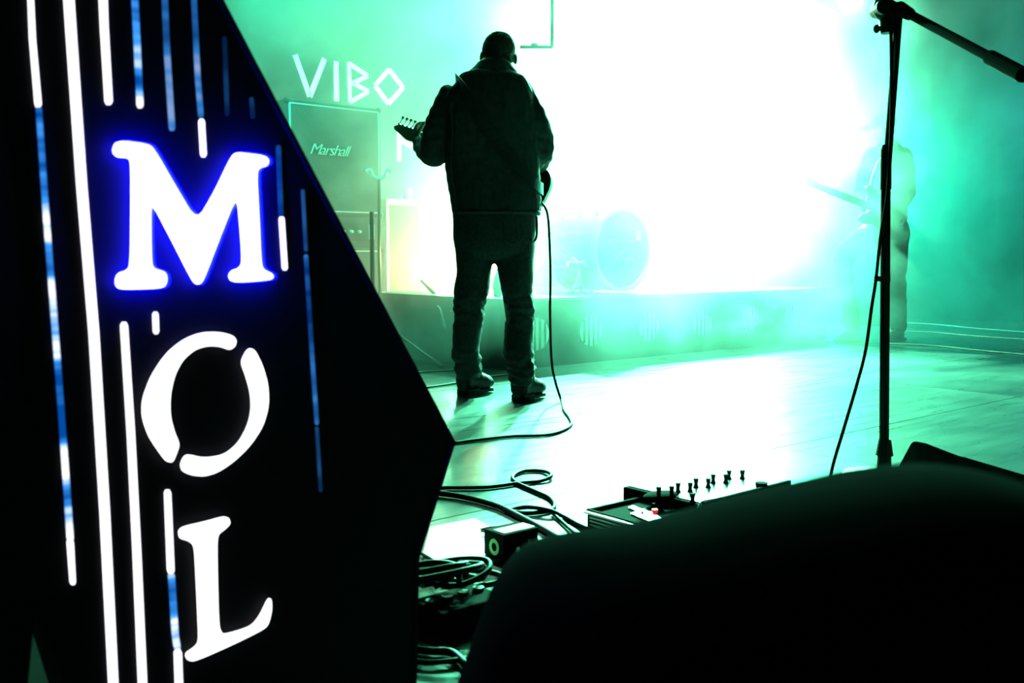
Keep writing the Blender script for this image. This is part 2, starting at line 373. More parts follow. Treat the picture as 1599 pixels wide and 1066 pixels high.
# tangle of cables on the platform
rnd = random.Random(4)
def on_platform(k): 
    px = rnd.uniform(612, 705); dd = rnd.uniform(6.75 + (705 - px) * .009, 7.9); return at(px, 470, dd)
for k in range(16):
    px0 = 618 + k * 5.6
    y0 = 6.5 + (705 - px0) / 88 * 1.0
    pts = []
    base = at(px0, 470, y0 + .14)
    for j in range(5):
        pts.append(Vector((base.x + rnd.uniform(-.12, .14) + (.02 * j), base.y + j * .10 + rnd.uniform(-.02, .03), .347 + (.03 * abs(math.sin(j * 1.7 + k)) * rnd.random() + .003 * (k % 4)))))
    if k % 5 == 0:                       # some hang over the platform edge
        e = pts[0]; pts = [Vector((e.x + .06, e.y - .32, .22 - .02 * (k % 3))), Vector((e.x + .03, e.y - .27, .335)), Vector((e.x, e.y - .1, .36))] + pts[1:]
    bm = B(); tube(bm, pts, .0065, seg=6, n=5)
    tag(obj('platform_cable', bm, m_pip if k % 2 else m_cable), 'thin cable in the tangle on the low platform by the framed cabinet', 'cable', 'tangled platform cables')

# bottle near the riser corner
c = at(777, 470, 6.62); c.z = RZ; c = Vector((at(777, 466, 6.3).x, 6.3, RZ))
bt = thing('water_bottle', c, 'small plastic bottle standing on the riser corner between his legs', 'bottle')
m_bot = mat('bottle_plastic', (.55, .75, .68), rough=.15)
bm = B(); prof = [(.001, 0), (.026, .002), (.028, .02), (.027, .05), (.029, .07), (.028, .11), (.022, .135), (.012, .15), (.011, .162)]
rings_loft(bm, [[c + Vector((r * math.cos(a * math.pi / 8), r * math.sin(a * math.pi / 8), z)) for a in range(16)] for r, z in prof]); obj('bottle_body', bm, m_bot, bt, smooth=True)
bm = B(); cyl(bm, c + Vector((0, 0, .160)), c + Vector((0, 0, .178)), .014, seg=14); obj('cap', bm, m_white, bt)
bm = B(); cyl(bm, c + Vector((0, 0, .055)), c + Vector((0, 0, .105)), .0295, seg=20, caps=False); obj('wrapper', bm, m_pip, bt)

# floor lamp cans giving the warm light
m_glow = mat('warm_lens', (1, .8, .4), emit=(1.0, .74, .30), estr=30)
def can(c, aim, label, s=1.0):
    t = thing('par_can', Vector((c.x, c.y, c.z)), label, 'stage lamp', 'small warm lamp cans')
    d = (Vector(aim) - Vector(c)).normalized(); a = Vector(c) + Vector((0, 0, .13 * s))
    bm = B(); cyl(bm, a - d * .09 * s, a + d * .07 * s, .06 * s, .075 * s, 20, caps=True); obj('housing', bm, m_black, t)
    bm = B(); cyl(bm, a + d * .071 * s, a + d * .076 * s, .066 * s, seg=20); obj('lens', bm, m_glow, t)
    sd = d.cross(Vector((0, 0, 1))).normalized()
    bm = B(); tube(bm, [a + sd * .085 * s, a + sd * .085 * s - Vector((0, 0, .12 * s)), a - sd * .085 * s - Vector((0, 0, .12 * s)), a - sd * .085 * s], .007, n=1, smooth=False); obj('yoke', bm, m_metal, t)
    return a
can(Vector((at(690, 430, 8.2).x, 8.2, .337)), at(650, 200, 8.6), 'small warm lamp can glowing on the platform beside the framed cabinet')
can(Vector((at(772, 430, 7.7).x, 7.7, RZ if False else .424)), at(740, 200, 5.2), 'small warm lamp can glowing on the riser behind his knees', .9)

# ---------------------------------------------------------------- bass drum
m_shell = mat('drum_shell', (.42, .50, .45), rough=.3)
m_head = mat('drum_head', (.05, .09, .085), rough=.35)
ax = Vector((SU, -CU, 0)); r = .28
fcn = at(972, 393, 7.0); fcn.z = RZ + r + .02
sideV = Vector((CU, SU, 0)); zV = Vector((0, 0, 1))
bd = thing('bass_drum', Vector((fcn.x, fcn.y, RZ)) - ax * .22, 'large bass drum with a dark front head lying on the riser', 'drum')
def circ(c, rr, n=40): return [c + (sideV * math.cos(2 * math.pi * k / n) + zV * math.sin(2 * math.pi * k / n)) * rr for k in range(n)]
bm = B(); rings_loft(bm, [circ(fcn - ax * t, r - .006) for t in (0.03, .2, .43)]); obj('shell', bm, m_shell, bd, smooth=False)
bm = B(); rings_loft(bm, [circ(fcn - ax * .004, r - .018), circ(fcn - ax * .03, r - .018)]); obj('front_head', bm, m_head, bd)
def hoop(c, name='hoop'):
    bm = B(); o_ = circ(c + ax * .012, r + .012); o2 = circ(c - ax * .028, r + .012); i_ = circ(c + ax * .012, r - .014); i2 = circ(c - ax * .028, r - .014)
    V = [[bm.verts.new(p) for p in l] for l in (o_, o2, i2, i_)]
    for a in range(4):
        for k in range(40): bm.faces.new((V[a][k], V[a][(k + 1) % 40], V[(a + 1) % 4][(k + 1) % 40], V[(a + 1) % 4][k]))
    return obj(name, bm, m_white, bd)
hoop(fcn); hoop(fcn - ax * .45)
for k in range(8):
    a = 2 * math.pi * (k + .5) / 8; d = sideV * math.cos(a) + zV * math.sin(a)
    bm = B(); tube(bm, [fcn + d * (r + .02) + ax * .012, fcn + d * (r + .02) - ax * .47], .005, n=1, smooth=False)
    cyl(bm, fcn + d * (r + .008) - ax * .12, fcn + d * (r + .008) - ax * .18, .014, seg=10); cyl(bm, fcn + d * (r + .008) - ax * .28, fcn + d * (r + .008) - ax * .34, .014, seg=10)
    obj('tension_rod', bm, m_chrome, bd)
bm = B(); rings_loft(bm, [circ(fcn + sideV * .08 - zV * .10 + ax * t, .05, 20) for t in (-.003, .0012)]); obj('port_ring', bm, m_white, bd)
bm = B(); rings_loft(bm, [circ(fcn + sideV * .08 - zV * .10 + ax * t, .042, 20) for t in (-.003, .0022)]); obj('port_hole', bm, m_black, bd)
bm = B(); box(bm, fcn + sideV * .16 + zV * .10 + ax * .0, (.05, .003, .07), RU); obj('sticker', bm, m_white, bd)
bm = B()
star = [(-.02 + .14 * math.cos(2 * math.pi * k / 5 * 2 + .3), .02 + .14 * math.sin(2 * math.pi * k / 5 * 2 + .3)) for k in range(6)]
for (a1, b1), (a2, b2) in zip(star, star[1:]):
    tube(bm, [fcn + sideV * a1 + zV * b1 - ax * .0035, fcn + sideV * a2 + zV * b2 - ax * .0035], .0035, n=1, smooth=False, seg=6)
obj('star_print', bm, m_shell, bd)
for s in (-1, 1):
    bm = B(); p = fcn - ax * .12 + sideV * s * (r + .01) - zV * .12
    q = p + sideV * s * .13 + ax * .06; q.z = RZ + .008; tube(bm, [p, q], .009, n=1, smooth=False); ball(bm, q + Vector((0, 0, .004)), .013, seg=8); obj('spur', bm, m_chrome, bd)
# pedal hardware / microphone at the left of the drum
ms = Vector((at(907, 452, 6.68).x, 6.68, RZ))
mc = thing('microphone_stand', ms, 'short chrome microphone stand folded beside the bass drum shell', 'microphone stand')
bm = B(); tube(bm, [ms + Vector((0, 0, .02)), ms + Vector((0, 0, .19))], .010, n=1, smooth=False); obj('pole', bm, m_chrome, mc)
bm = B(); tube(bm, [ms + Vector((0, 0, .19)), ms + Vector((-.06, .0, .25)), ms + Vector((-.14, .0, .31))], .008, n=3); obj('boom', bm, m_chrome, mc)
bm = B(); cyl(bm, ms + Vector((.0, 0, .20)), ms + Vector((-.09, -.02, .205)), .022, .016, 14); ball(bm, ms + Vector((.012, 0, .199)), .026, seg=12); obj('microphone', bm, m_pip, mc)
for a in (20, 140, 215, 300):
    bm = B(); a = math.radians(a); tube(bm, [ms + Vector((0, 0, .07)), ms + Vector((.11 * math.cos(a), .11 * math.sin(a), .009))], .007, n=1, smooth=False); obj('leg', bm, m_chrome, mc)
for k, (px, dy) in enumerate(((925, 6.70), (938, 6.66))):
    a = at(px, 455, dy); a.z = RZ + .009; b = a + Vector((.15, .012 * (1 - 2 * k), 0))
    bm = B(); tube(bm, [a, (a + b) / 2, b], .008, n=2, radii=lambda t: .0085 - .003 * t); ball(bm, b, .010, (1.5, 1, 1), 8)
    tag(obj('drumstick', bm, m_pip), ('pale drumstick lying on the riser nearer the bass drum', 'pale drumstick lying nearer the riser edge')[k], 'drumstick', 'drumsticks on the riser')
# tom and snare half lost in the haze behind the bass drum, hardware posts
def drum(name, c, rr, h, label, tilt=0.0, legs=True):
    t = thing(name, Vector((c.x, c.y, RZ)), label, 'drum'); R = Matrix.Rotation(tilt, 3, 'X')
    def cc(z, q): return [c + R @ Vector((q * math.cos(2 * math.pi * k / 28), q * math.sin(2 * math.pi * k / 28), z)) for k in range(28)]
    bm = B(); rings_loft(bm, [cc(.01, rr - .005), cc(h - .01, rr - .005)]); obj('shell', bm, m_shell, t)
    bm = B(); rings_loft(bm, [cc(h - .004, rr - .008), cc(h + .001, rr - .012)]); obj('batter_head', bm, m_white, t)
    for z_ in (0, h - .016):
        bm = B(); rings_loft(bm, [cc(z_, rr + .004), cc(z_ + .016, rr + .004)]); obj('hoop', bm, m_chrome, t)
    if legs:
        for a in (90, 210, 330):
            a = math.radians(a); e = c + Vector((math.cos(a) * (rr + .03), math.sin(a) * (rr + .03), 0)); f = Vector((e.x, e.y, RZ + .005))
            bm = B(); tube(bm, [e + Vector((0, 0, h * .4)), f], .008, n=1, smooth=False); obj('leg', bm, m_chrome, t)
drum('snare_drum', Vector((at(880, 400, 7.9).x, 7.9, RZ + .62)), .17, .16, 'shallow snare drum on thin legs behind the bass drum shell')
def cym(px, d, z, rr, label):
    c = Vector((at(px, 400, d).x, d, z)); t = thing('cymbal_stand', Vector((c.x, c.y, RZ)), label, 'cymbal')
    bm = B(); tube(bm, [Vector((c.x, c.y, RZ + .3)), c + Vector((0, 0, .04))], .010, n=1, smooth=False); obj('pole', bm, m_chrome, t)
    for a in (80, 200, 320):
        a = math.radians(a); bm = B(); tube(bm, [Vector((c.x, c.y, RZ + .36)), Vector((c.x + .24 * math.cos(a), c.y + .24 * math.sin(a), RZ + .01))], .008, n=1, smooth=False); obj('leg', bm, m_chrome, t)
    bm = B(); R = Matrix.Rotation(.22, 3, 'X')
    rings_loft(bm, [[c + R @ Vector((q * math.cos(2 * math.pi * k / 32), q * math.sin(2 * math.pi * k / 32), z_)) for k in range(32)] for q, z_ in ((rr, -.012), (rr * .6, -.001), (rr * .2, .006), (rr * .14, .022), (.012, .028))])
    obj('cymbal_disc', bm, m_brass, t, smooth=True)
m_brass = mat('cymbal_bronze', (.75, .66, .38), rough=.28, metal=1)
cym(866, 8.1, 1.05, .18, 'hi-hat stand faint in the haze left of the bass drum')
# L-shaped bracket hanging in the light above the player's head
a = at(812, 73, 6.1); b = at(862, 74, 6.1); c = at(862, 44, 6.1)
hb = thing('hanging_bracket', c, 'thin L-shaped lamp bracket hanging in the haze beside his head', 'bracket')
bm = B(); box(bm, (a + b) / 2, ((b - a).length, .02, .016)); obj('crossbar', bm, m_metal, hb)
bm = B(); tube(bm, [b, Vector((b.x, b.y, HTOP))], .011, n=1, smooth=False); obj('drop_rod', bm, m_metal, hb)
bm = B(); ball(bm, a * .55 + b * .45 + Vector((0, 0, .014)), .014, (1.6, 1, .8), 10); obj('clamp', bm, m_metal, hb)
# ---------------------------------------------------------------- lettering on the back drape
WN = N1 - .02
def wall_pt(px, py, off=0.0):
    d = ray(px, py); t = (WN - off) / (-SU * d.x + CU * d.y); return Vector((0, 0, EYE)) + d * t
bn = thing('backdrop_sign', wall_pt(560, 160), 'pale angular capital letters mounted on the drape above the speaker stack', 'sign')
NV = UN(0, -1) * .02
def letter(name, strokes, wpx):
    bm = B()
    for (x0, y0, x1, y1) in strokes:
        a = wall_pt(x0, y0, .012); b = wall_pt(x1, y1, .012); d = (b - a).normalized(); nrm = UN(0, -1); s = d.cross(nrm).normalized() * (wpx / F * 8.6 / 2)
        prism(bm, [a + s, b + s, b - s, a - s], NV)
    obj(name, bm, m_let, bn)
letter('letter_v', [(459, 86, 482, 151), (505, 92, 482, 151)], 9)
letter('letter_i', [(523, 96, 524, 158)], 9)
letter('letter_b', [(543, 97, 545, 160), (543, 99, 573, 119), (573, 119, 546, 132), (546, 128, 574, 143), (574, 143, 545, 160)], 7)
letter('letter_o', [(606, 109, 584, 134), (584, 134, 605, 162), (605, 162, 628, 137), (628, 137, 606, 109)], 8)
letter('letter_k', [(621, 198, 622, 252), (621, 218, 643, 229)], 8)
# ================================================================= THE PEOPLE
def fuse(bm, name, voxel, m, parent, smooth=3, fold=None):
    """weld overlapping closed shapes into one continuous surface"""
    me = bpy.data.meshes.new('t'); bmesh.ops.recalc_face_normals(bm, faces=bm.faces[:]); bm.to_mesh(me); bm.free()
    o = bpy.data.objects.new('t', me); COL.objects.link(o)
    a = o.modifiers.new('r', 'REMESH'); a.mode = 'VOXEL'; a.voxel_size = voxel
    b = o.modifiers.new('s', 'SMOOTH'); b.iterations = smooth; b.factor = .6
    bpy.context.view_layer.update()
    me2 = bpy.data.meshes.new_from_object(o.evaluated_get(bpy.context.evaluated_depsgraph_get()))
    bpy.data.objects.remove(o)
    me2.name = name
    if fold:
        nrm = [v.normal.copy() for v in me2.vertices]
        for v, n_ in zip(me2.vertices, nrm): v.co += n_ * fold(v.co, n_)
    for p in me2.polygons: p.use_smooth = True
    me2.materials.clear(); me2.materials.append(m)
    r = bpy.data.objects.new(name, me2); COL.objects.link(r)
    if parent: r.parent = parent; r.matrix_parent_inverse = parent_inv(parent)
    return r
def limb(bm, pts, radii, seg=14, n=6):
    P = spline(pts, n); R = []
    Rv = spline([Vector((x, 0, 0)) for x in radii], n); R = [v.x for v in Rv]
    rings = []; side = None
    for i, p in enumerate(P):
        d = (P[min(i + 1, len(P) - 1)] - P[max(i - 1, 0)]).normalized()
        if side is None: side = d.orthogonal().normalized()
        side = (side - d * side.dot(d)).normalized(); up = d.cross(side)
        rings.append([p + (side * math.cos(2 * math.pi * k / seg) + up * math.sin(2 * math.pi * k / seg)) * R[i] for k in range(seg)])
    rings_loft(bm, rings); ball(bm, P[0], R[0] * .985, seg=12); ball(bm, P[-1], R[-1] * .985, seg=12)
def ring_px(D, rows, p=2.4, seg=28):
    """closed torso/leg loft: rows (py, left px, right px, half depth, depth shift) around distance D"""
    out = []
    for py, l, r_, hd, sh in rows:
        a = at(l, py, D + sh); b = at(r_, py, D + sh); c = (a + b) / 2; w_ = (b - a).length / 2; ring = []
        for k in range(seg):
            t = 2 * math.pi * k / seg; cx = math.copysign(abs(math.cos(t)) ** (2 / p), math.cos(t)); sy = math.copysign(abs(math.sin(t)) ** (2 / p), math.sin(t))
            ring.append(c + Vector((cx * w_, sy * hd, 0)))
        out.append(ring)
    return out
def hand(bm, wrist, dirv, palmn, s=1.0, curl=.9, thumb=1):
    """palm with four unequal curled fingers and a side thumb"""
    d = dirv.normalized(); n_ = (palmn - d * palmn.dot(d)).normalized(); w_ = d.cross(n_)
    R3 = Matrix((w_, d, n_)).transposed()
    ball(bm, wrist + d * .045 * s, .045 * s, (.88, 1.05, .36), 14, R3)
    for k, (off, L) in enumerate(((-.03, .068), (-.010, .078), (.010, .074), (.029, .058))):
        p = wrist + d * .078 * s + w_ * off * s; L *= s; pts = [p - d * .02 * s, p]
        ang = 0.25
        for f in (.45, .32, .25):
            ang += curl * .85; dd = d * math.cos(ang) + n_ * math.sin(ang); pts.append(pts[-1] + dd * L * f)
        limb(bm, pts, [.0098 * s, .0095 * s, .009 * s, .0085 * s, .0075 * s], 8, 3)
    p = wrist + d * .025 * s - w_ * .034 * s * thumb
    limb(bm, [p, p + (d * .5 - w_ * thumb * .6 + n_ * .3) * .032 * s, p + (d * .9 - w_ * thumb * .62 + n_ * .7) * .055 * s], [.013 * s, .011 * s, .009 * s], 8, 3)
def gar(m0, amt, sc_, z_squash=1.0, seed=0.0):
    def f(co, n_):
        q = Vector((co.x * sc_, co.y * sc_, co.z * sc_ * z_squash + seed))
        return amt * (noise.noise(q) + .5 * noise.noise(q * 2.1))
    return f
m_skin = mat('skin', (.38, .27, .21), rough=.5)
m_hair = mat('cropped_hair', (.10, .085, .07), rough=.8, noise_amt=.4, noise_scale=120, bump=.5)
m_jacket = mat('dark_jacket', (.085, .09, .092), rough=.75, noise_amt=.25, noise_scale=40, bump=.3)
m_jeans = mat('dark_jeans', (.07, .078, .085), rough=.8, noise_amt=.35, noise_scale=70, bump=.3)
m_boot = mat('boot_leather', (.03, .03, .03), rough=.35)
m_sole = mat('boot_sole', (.05, .05, .05), rough=.6)
m_strap = mat('strap_webbing', (.06, .065, .062), rough=.5)
D = 4.80
man = thing('person', Vector((at(775, 600, D).x, D, 0)), 'man seen from behind in a dark jacket, jeans and boots, head bowed over a guitar', 'person')
# --- body (one continuous surface: head, neck, trunk, arms, hands, legs, feet)
bm = B()
hc = at(779, 86.5, D + .09)
Rh = Matrix.Rotation(-.42, 3, 'X') @ Matrix.Rotation(.10, 3, 'Y')
ball(bm, hc + Vector((0, .0, .015)), .084, (.90, 1.10, 1.06), 24, Rh)
ball(bm, hc + Rh @ Vector((0, .035, -.06)), .066, (.88, 1.0, 1.1), 18, Rh)                    # jaw
ball(bm, hc + Rh @ Vector((0, .112, -.02)), .016, (.8, 1.1, 1.5), 10, Rh)                     # nose
for s in (-1, 1):
    ball(bm, hc + Rh @ Vector((s * .032, .083, .005)), .012, (1.3, .6, .8), 8, Rh)            # brow / eye
    ball(bm, hc + Rh @ Vector((s * .084, .005, -.012)), .024, (.35, .8, 1.25), 12, Rh)        # ear
ball(bm, hc + Rh @ Vector((0, .096, -.065)), .014, (1.7, .6, .5), 8, Rh)                      # mouth
limb(bm, [at(772, 125, D), at(775, 108, D + .02), at(778, 92, D + .06)], [.07, .058, .058])
rings_loft(bm, ring_px(D, [(128, 712, 818, .07, 0), (150, 705, 820, .095, 0), (200, 704, 828, .11, 0), (260, 712, 830, .10, 0), (320, 716, 832, .11, 0), (385, 718, 828, .11, 0)]))
# joints
L_sh, L_el, L_wr = at(703, 156, D), at(679, 246, D + .04), at(652, 222, D + .40)
R_sh, R_el, R_wr = at(815, 152, D), at(847, 240, D + .03), at(833, 268, D + .27)
limb(bm, [L_sh, (L_sh + L_el) / 2, L_el], [.040, .045, .042]); limb(bm, [L_el, (L_el + L_wr) / 2, L_wr], [.042, .04, .028])
limb(bm, [R_sh, (R_sh + R_el) / 2, R_el], [.040, .045, .038]); limb(bm, [R_el, (R_el + R_wr) / 2, R_wr], [.042, .04, .028])
hand(bm, L_wr, Vector((-.12, .25, .5)), Vector((.9, .3, 0)), 1.0, .75, 1)
hand(bm, R_wr, Vector((-.75, .35, -.25)), Vector((0, -.5, -.7)), 1.0, .6, -1)
lk, la = at(736, 480, D - .03), at(733, 576, D + .05)
rk, ra = at(806, 485, D - .06), at(813, 588, D - .12)
limb(bm, [at(742, 385, D), (at(742, 385, D) + lk) / 2, lk], [.092, .075, .055]); limb(bm, [lk, (lk + la) / 2, la], [.055, .046, .030])
limb(bm, [at(802, 385, D), (at(802, 385, D) + rk) / 2, rk], [.092, .075, .055]); limb(bm, [rk, (rk + ra) / 2, ra], [.055, .046, .030])
fuse(bm, 'body', .007, m_skin, man, 4)
# --- hair cap
bm = B(); ball(bm, hc + Vector((0, -.012, .022)), .086, (.93, 1.06, 1.02), 24, Rh); ball(bm, hc + Vector((0, -.045, -.035)), .06, (1.05, .8, .9), 16, Rh)
hair = fuse(bm, 'hair', .006, m_hair, man, 3, gar(0, .0035, 60))
# --- jacket: trunk, collar, sleeves in one garment
bm = B()
rings_loft(bm, ring_px(D, [(101, 757, 795, .05, .0), (108, 741, 801, .075, 0), (115, 722, 808, .095, 0), (121, 716, 819, .11, 0), (132, 712, 827, .125, 0), (142, 700, 831, .13, 0), (155, 694, 835, .14, 0), (190, 695, 838, .15, 0), (230, 695, 842, .145, 0),
    (265, 696, 843, .14, 0), (295, 700, 844, .15, 0), (318, 704, 846, .16, 0), (333, 707, 844, .165, 0)], 2.6, 36))
limb(bm, [at(700, 150, D), at(687, 190, D + .0), at(680, 222, D + .02), at(678, 240, D + .05)], [.054, .066, .072, .068])
limb(bm, [at(678, 238, D + .05), at(668, 232, D + .22), at(657, 226, D + .37)], [.074, .062, .046])
limb(bm, [at(817, 142, D), at(837, 190, D), at(844, 215, D + .02), at(845, 236, D + .04)], [.050, .062, .064, .062])
limb(bm, [at(845, 234, D + .05), at(843, 250, D + .16), at(838, 262, D + .25)], [.062, .054, .044])
def jf(co, n_):
    q = Vector((co.x * 16, co.y * 16, co.z * 5)); a = .006 * noise.noise(q)
    arm = min(1, max(0, (abs(co.x - at(770, 300, D).x) - .19) / .05))
    wr = math.sin(co.z * 115 + 3 * noise.noise(Vector((co.x * 9, co.y * 9, co.z * 6)))) * (.0022 * arm)
    return a + wr + .0035 * noise.noise(q * 3)
jk = fuse(bm, 'jacket', .009, m_jacket, man, 3, jf)
# hem band, collar, seams
def band(D_, py0, py1, l0, r0, l1, r1, hd, m, name, th=.006, p=2.6):
    bm = B(); rings_loft(bm, ring_px(D_, [(py0, l0, r0, hd, 0), (py1, l1, r1, hd, 0)], p, 36)); return obj(name, bm, m, jk, smooth=True)
band(D, 330, 336, 706, 845, 707.5, 844, .166, m_jacket, 'hem')
bm = B(); rings_loft(bm, ring_px(D, [(93, 753, 789, .066, .012), (98, 746, 797, .072, .01), (107, 738, 803, .085, .008), (113, 730, 808, .094, .006)], 2.2, 30)); obj('collar', bm, m_jacket, jk, smooth=True)
bm = B(); S = D - .152
tube(bm, [at(704, 160, S), at(706, 210, S + .005), at(704, 262, S + .005), at(710, 300, S), at(712, 328, S - .012)], .004, seg=6); obj('side_seam', bm, m_jacket, jk)
# --- jeans
bm = B()
rings_loft(bm, ring_px(D, [(322, 708, 838, .145, 0), (345, 707, 838, .15, 0), (370, 708, 836, .15, 0), (392, 711, 835, .14, 0), (403, 713, 834, .12, 0)], 2.5, 32))
rings_loft(bm, ring_px(D, [(380, 710, 771, .12, 0), (405, 712, 770, .115, 0), (430, 713, 767, .105, -.005), (450, 709, 764, .10, -.01), (465, 709, 761, .098, -.01), (480, 708, 757, .095, 0), (500, 708, 755, .09, 0), (520, 707, 752, .09, 0), (540, 707, 749, .088, .005), (552, 706, 749, .09, .005), (565, 711, 752, .092, .02), (580, 711, 753, .088, .04), (590, 714, 750, .08, .055)], 2.3, 28))
rings_loft(bm, ring_px(D - .04, [(380, 772, 836, .12, .04), (405, 773, 834, .115, .03), (430, 778, 833, .105, .01), (448, 782, 831, .10, 0), (462, 786, 831, .098, 0), (472, 789, 835, .098, 0), (490, 790, 834, .095, 0), (515, 787, 833, .092, -.02), (540, 786, 832, .09, -.05), (552, 786, 834, .09, -.065), (566, 790, 837, .090, -.08), (580, 794, 836, .086, -.09), (600, 797, 830, .080, -.095)], 2.3, 28))
def jz(co, n_):
    z = co.z; k = math.exp(-((z - .43) / .09) ** 2) + 1.3 * math.exp(-((z - .14) / .09) ** 2)
    f = math.sin(z * 150 + 5 * noise.noise(Vector((co.x * 11, co.y * 11, z * 7))))
    return k * .003 * f + .004 * noise.noise(co * 14) + k * .010 * noise.noise(co * 22)
jn = fuse(bm, 'jeans', .008, m_jeans, man, 2, jz)
bm = B(); s2 = D - .152; tube(bm, [at(722, 350, s2), at(722, 374, s2), at(735, 379, s2 - .004), at(748, 374, s2 - .004), at(748, 350, s2)], .003, n=2, smooth=False, seg=6); obj('back_pocket', bm, m_jeans, jn)
bm = B(); tube(bm, [at(788, 350, s2), at(788, 374, s2), at(801, 379, s2), at(814, 374, s2), at(814, 350, s2)], .003, n=2, smooth=False, seg=6); obj('back_pocket', bm, m_jeans, jn)
# --- boots
def boot(heel, ang, s=1.0):
    R = Matrix.Rotation(ang, 3, 'Z') @ Matrix.Diagonal((1.12, .70, 1.2)); H = Vector((heel.x, heel.y, 0))
    bm = B()
    def rg(y, z, w_, h):
        h *= 1.32; z -= .003; w_ *= 1.08
        return [H + R @ Vector((w_ * math.cos(2 * math.pi * k / 18), y, z + h * math.sin(2 * math.pi * k / 18))) * s for k in range(18)]
    rings_loft(bm, [rg(-.042, .06, .028, .036), rg(-.024, .064, .041, .042), rg(.03, .064, .04, .038), rg(.10, .058, .043, .034), rg(.17, .05, .049, .027), rg(.22, .046, .044, .022), rg(.245, .044, .024, .013)])
    limb(bm, [H + R @ Vector((0, .02, .075)) * s, H + R @ Vector((0, .012, .125)) * s, H + R @ Vector((0, .01, .165)) * s], [.042 * s, .045 * s, .049 * s])
    bt_ = fuse(bm, 'boot', .006, m_boot, man, 2, gar(0, .002, 40))
    bm = B(); prof = [(-.042, .020), (-.03, .034), (.03, .038), (.09, .036), (.17, .046), (.22, .043), (.245, .030), (.255, .010)]
    lp = [H + R @ Vector((w_, y, .008)) * s for y, w_ in prof] + [H + R @ Vector((-w_, y, .008)) * s for y, w_ in reversed(prof)]
    prism(bm, lp, Vector((0, 0, .014))); so = obj('sole', bm, m_sole, bt_)
    bm = B(); lp = [H + R @ Vector((w_, y, .0005)) * s for y, w_ in prof[:4]] + [H + R @ Vector((-w_, y, .0005)) * s for y, w_ in reversed(prof[:4])]; prism(bm, lp, Vector((0, 0, .03))); obj('heel', bm, m_sole, bt_)
    bm = B(); tube(bm, [H + R @ Vector((x, y, .165)) * s for x, y in ((-.05, .0), (-.03, -.042), (.03, -.042), (.05, .0))], .006, n=4, seg=6); obj('cuff', bm, m_boot, bt_)
lh = at(727, 617, 4.86); boot(Vector((lh.x, 4.86, 0)), math.radians(-40))
rh = at(813, 630, 4.66); boot(Vector((rh.x, 4.66, 0)), math.radians(-32))
# --- strap over the left shoulder (lies in the notch)
GB = at(806, 292, D + .26)
bm = B()
sp = [at(716, 128, D + .12), at(712, 124, D + .02), at(722, 138, D - .125), at(742, 172, D - .158), at(775, 222, D - .165), at(812, 262, D - .155), at(838, 288, D - .09), at(848, 296, D + .04), at(838, 296, D + .2)]
P = spline(sp, 6); rows = []
for i, p in enumerate(P):
    d = (P[min(i + 1, len(P) - 1)] - P[max(i - 1, 0)]).normalized(); out = (p - Vector((at(770, 200, D).x, D, p.z))); out = (out - d * out.dot(d)).normalized(); s_ = d.cross(out).normalized()
    rows.append([p + s_ * .028 + out * .002, p - s_ * .028 + out * .002, p - s_ * .028 - out * .002, p + s_ * .028 - out * .002])
rings_loft(bm, rows)
# --- guitar
gt_axis = (at(645, 208, D + .47) - GB).normalized()
gt = thing('electric_guitar', GB, 'dark electric guitar hung in front of him, headstock showing past his left elbow', 'guitar')
obj('strap', bm, m_strap, gt)
fn = Vector((0, 1, 0)); fn = (fn - gt_axis * fn.dot(gt_axis)).normalized(); gu = gt_axis.cross(fn)
def G(a, b, c=0.0): return GB + gt_axis * a + gu * b + fn * c
m_gb = mat('guitar_lacquer', (.05, .03, .03), rough=.25)
m_neck = mat('maple_neck', (.30, .20, .10), rough=.4)
out = [(-.17, 0), (-.16, .10), (-.11, .155), (-.04, .15), (.0, .115), (.06, .11), (.12, .14), (.17, .15), (.19, .13), (.15, .08), (.10, .04), (.10, -.04), (.13, -.07), (.155, -.10), (.14, -.13), (.09, -.14), (.04, -.115), (-.01, -.115), (-.07, -.15), (-.13, -.14), (-.165, -.09)]
out = chaikin(out, 2)
bm = B(); prism(bm, [G(a, b, -.02) for a, b in out], fn * .04); obj('guitar_body', bm, m_gb, gt)
LN = (at(645, 208, D + .47) - GB).length
bm = B(); rings_loft(bm, [[G(a, w_, .032), G(a, w_ * .8, .016), G(a, 0, .008), G(a, -w_ * .8, .016), G(a, -w_, .032)] for a, w_ in ((.06, .028), (LN * .6, .024), (LN - .06, .021))]); obj('neck', bm, m_neck, gt)
bm = B(); hs = [(LN - .065, .021), (LN - .03, .026), (LN - .01, .040), (LN + .03, .045), (LN + .115, .026), (LN + .125, .012), (LN + .10, -.010), (LN - .03, -.026), (LN - .065, -.021)]
prism(bm, [G(a, b, .014) for a, b in hs], fn * .016); hd_ = obj('headstock', bm, m_neck, gt)
sg = 1 if gu.z > 0 else -1
for k in range(6):
    a = LN - .02 + k * .025; b = (.040 + .010 - k * .0035)
    bm = B(); cyl(bm, G(a, b * sg - .014 * sg, .02), G(a, b * sg + .010 * sg, .02), .0028, seg=8); ball(bm, G(a, (b + .016) * sg, .02), .0085, (1.0, .6, 1.0), 8); cyl(bm, G(a, (b - .022) * sg, .012), G(a, (b - .022) * sg, .036), .005, seg=8); obj('tuning_peg', bm, m_chrome, hd_)
for k in range(6):
    bm = B(); o_ = -.015 + k * .006; tube(bm, [G(-.09, o_, .034), G(LN - .05, o_ * .8, .036)], .0006, n=1, smooth=False, seg=4); obj('string', bm, m_chrome, gt)
for a in (.02, -.03, -.08):
    bm = B(); box(bm, G(a, 0, .024), (.035, .085, .012), Matrix((gt_axis, gu, fn)).transposed()); obj('pickup' if a > -.05 else 'bridge', bm, m_black if a > -.05 else m_chrome, gt)
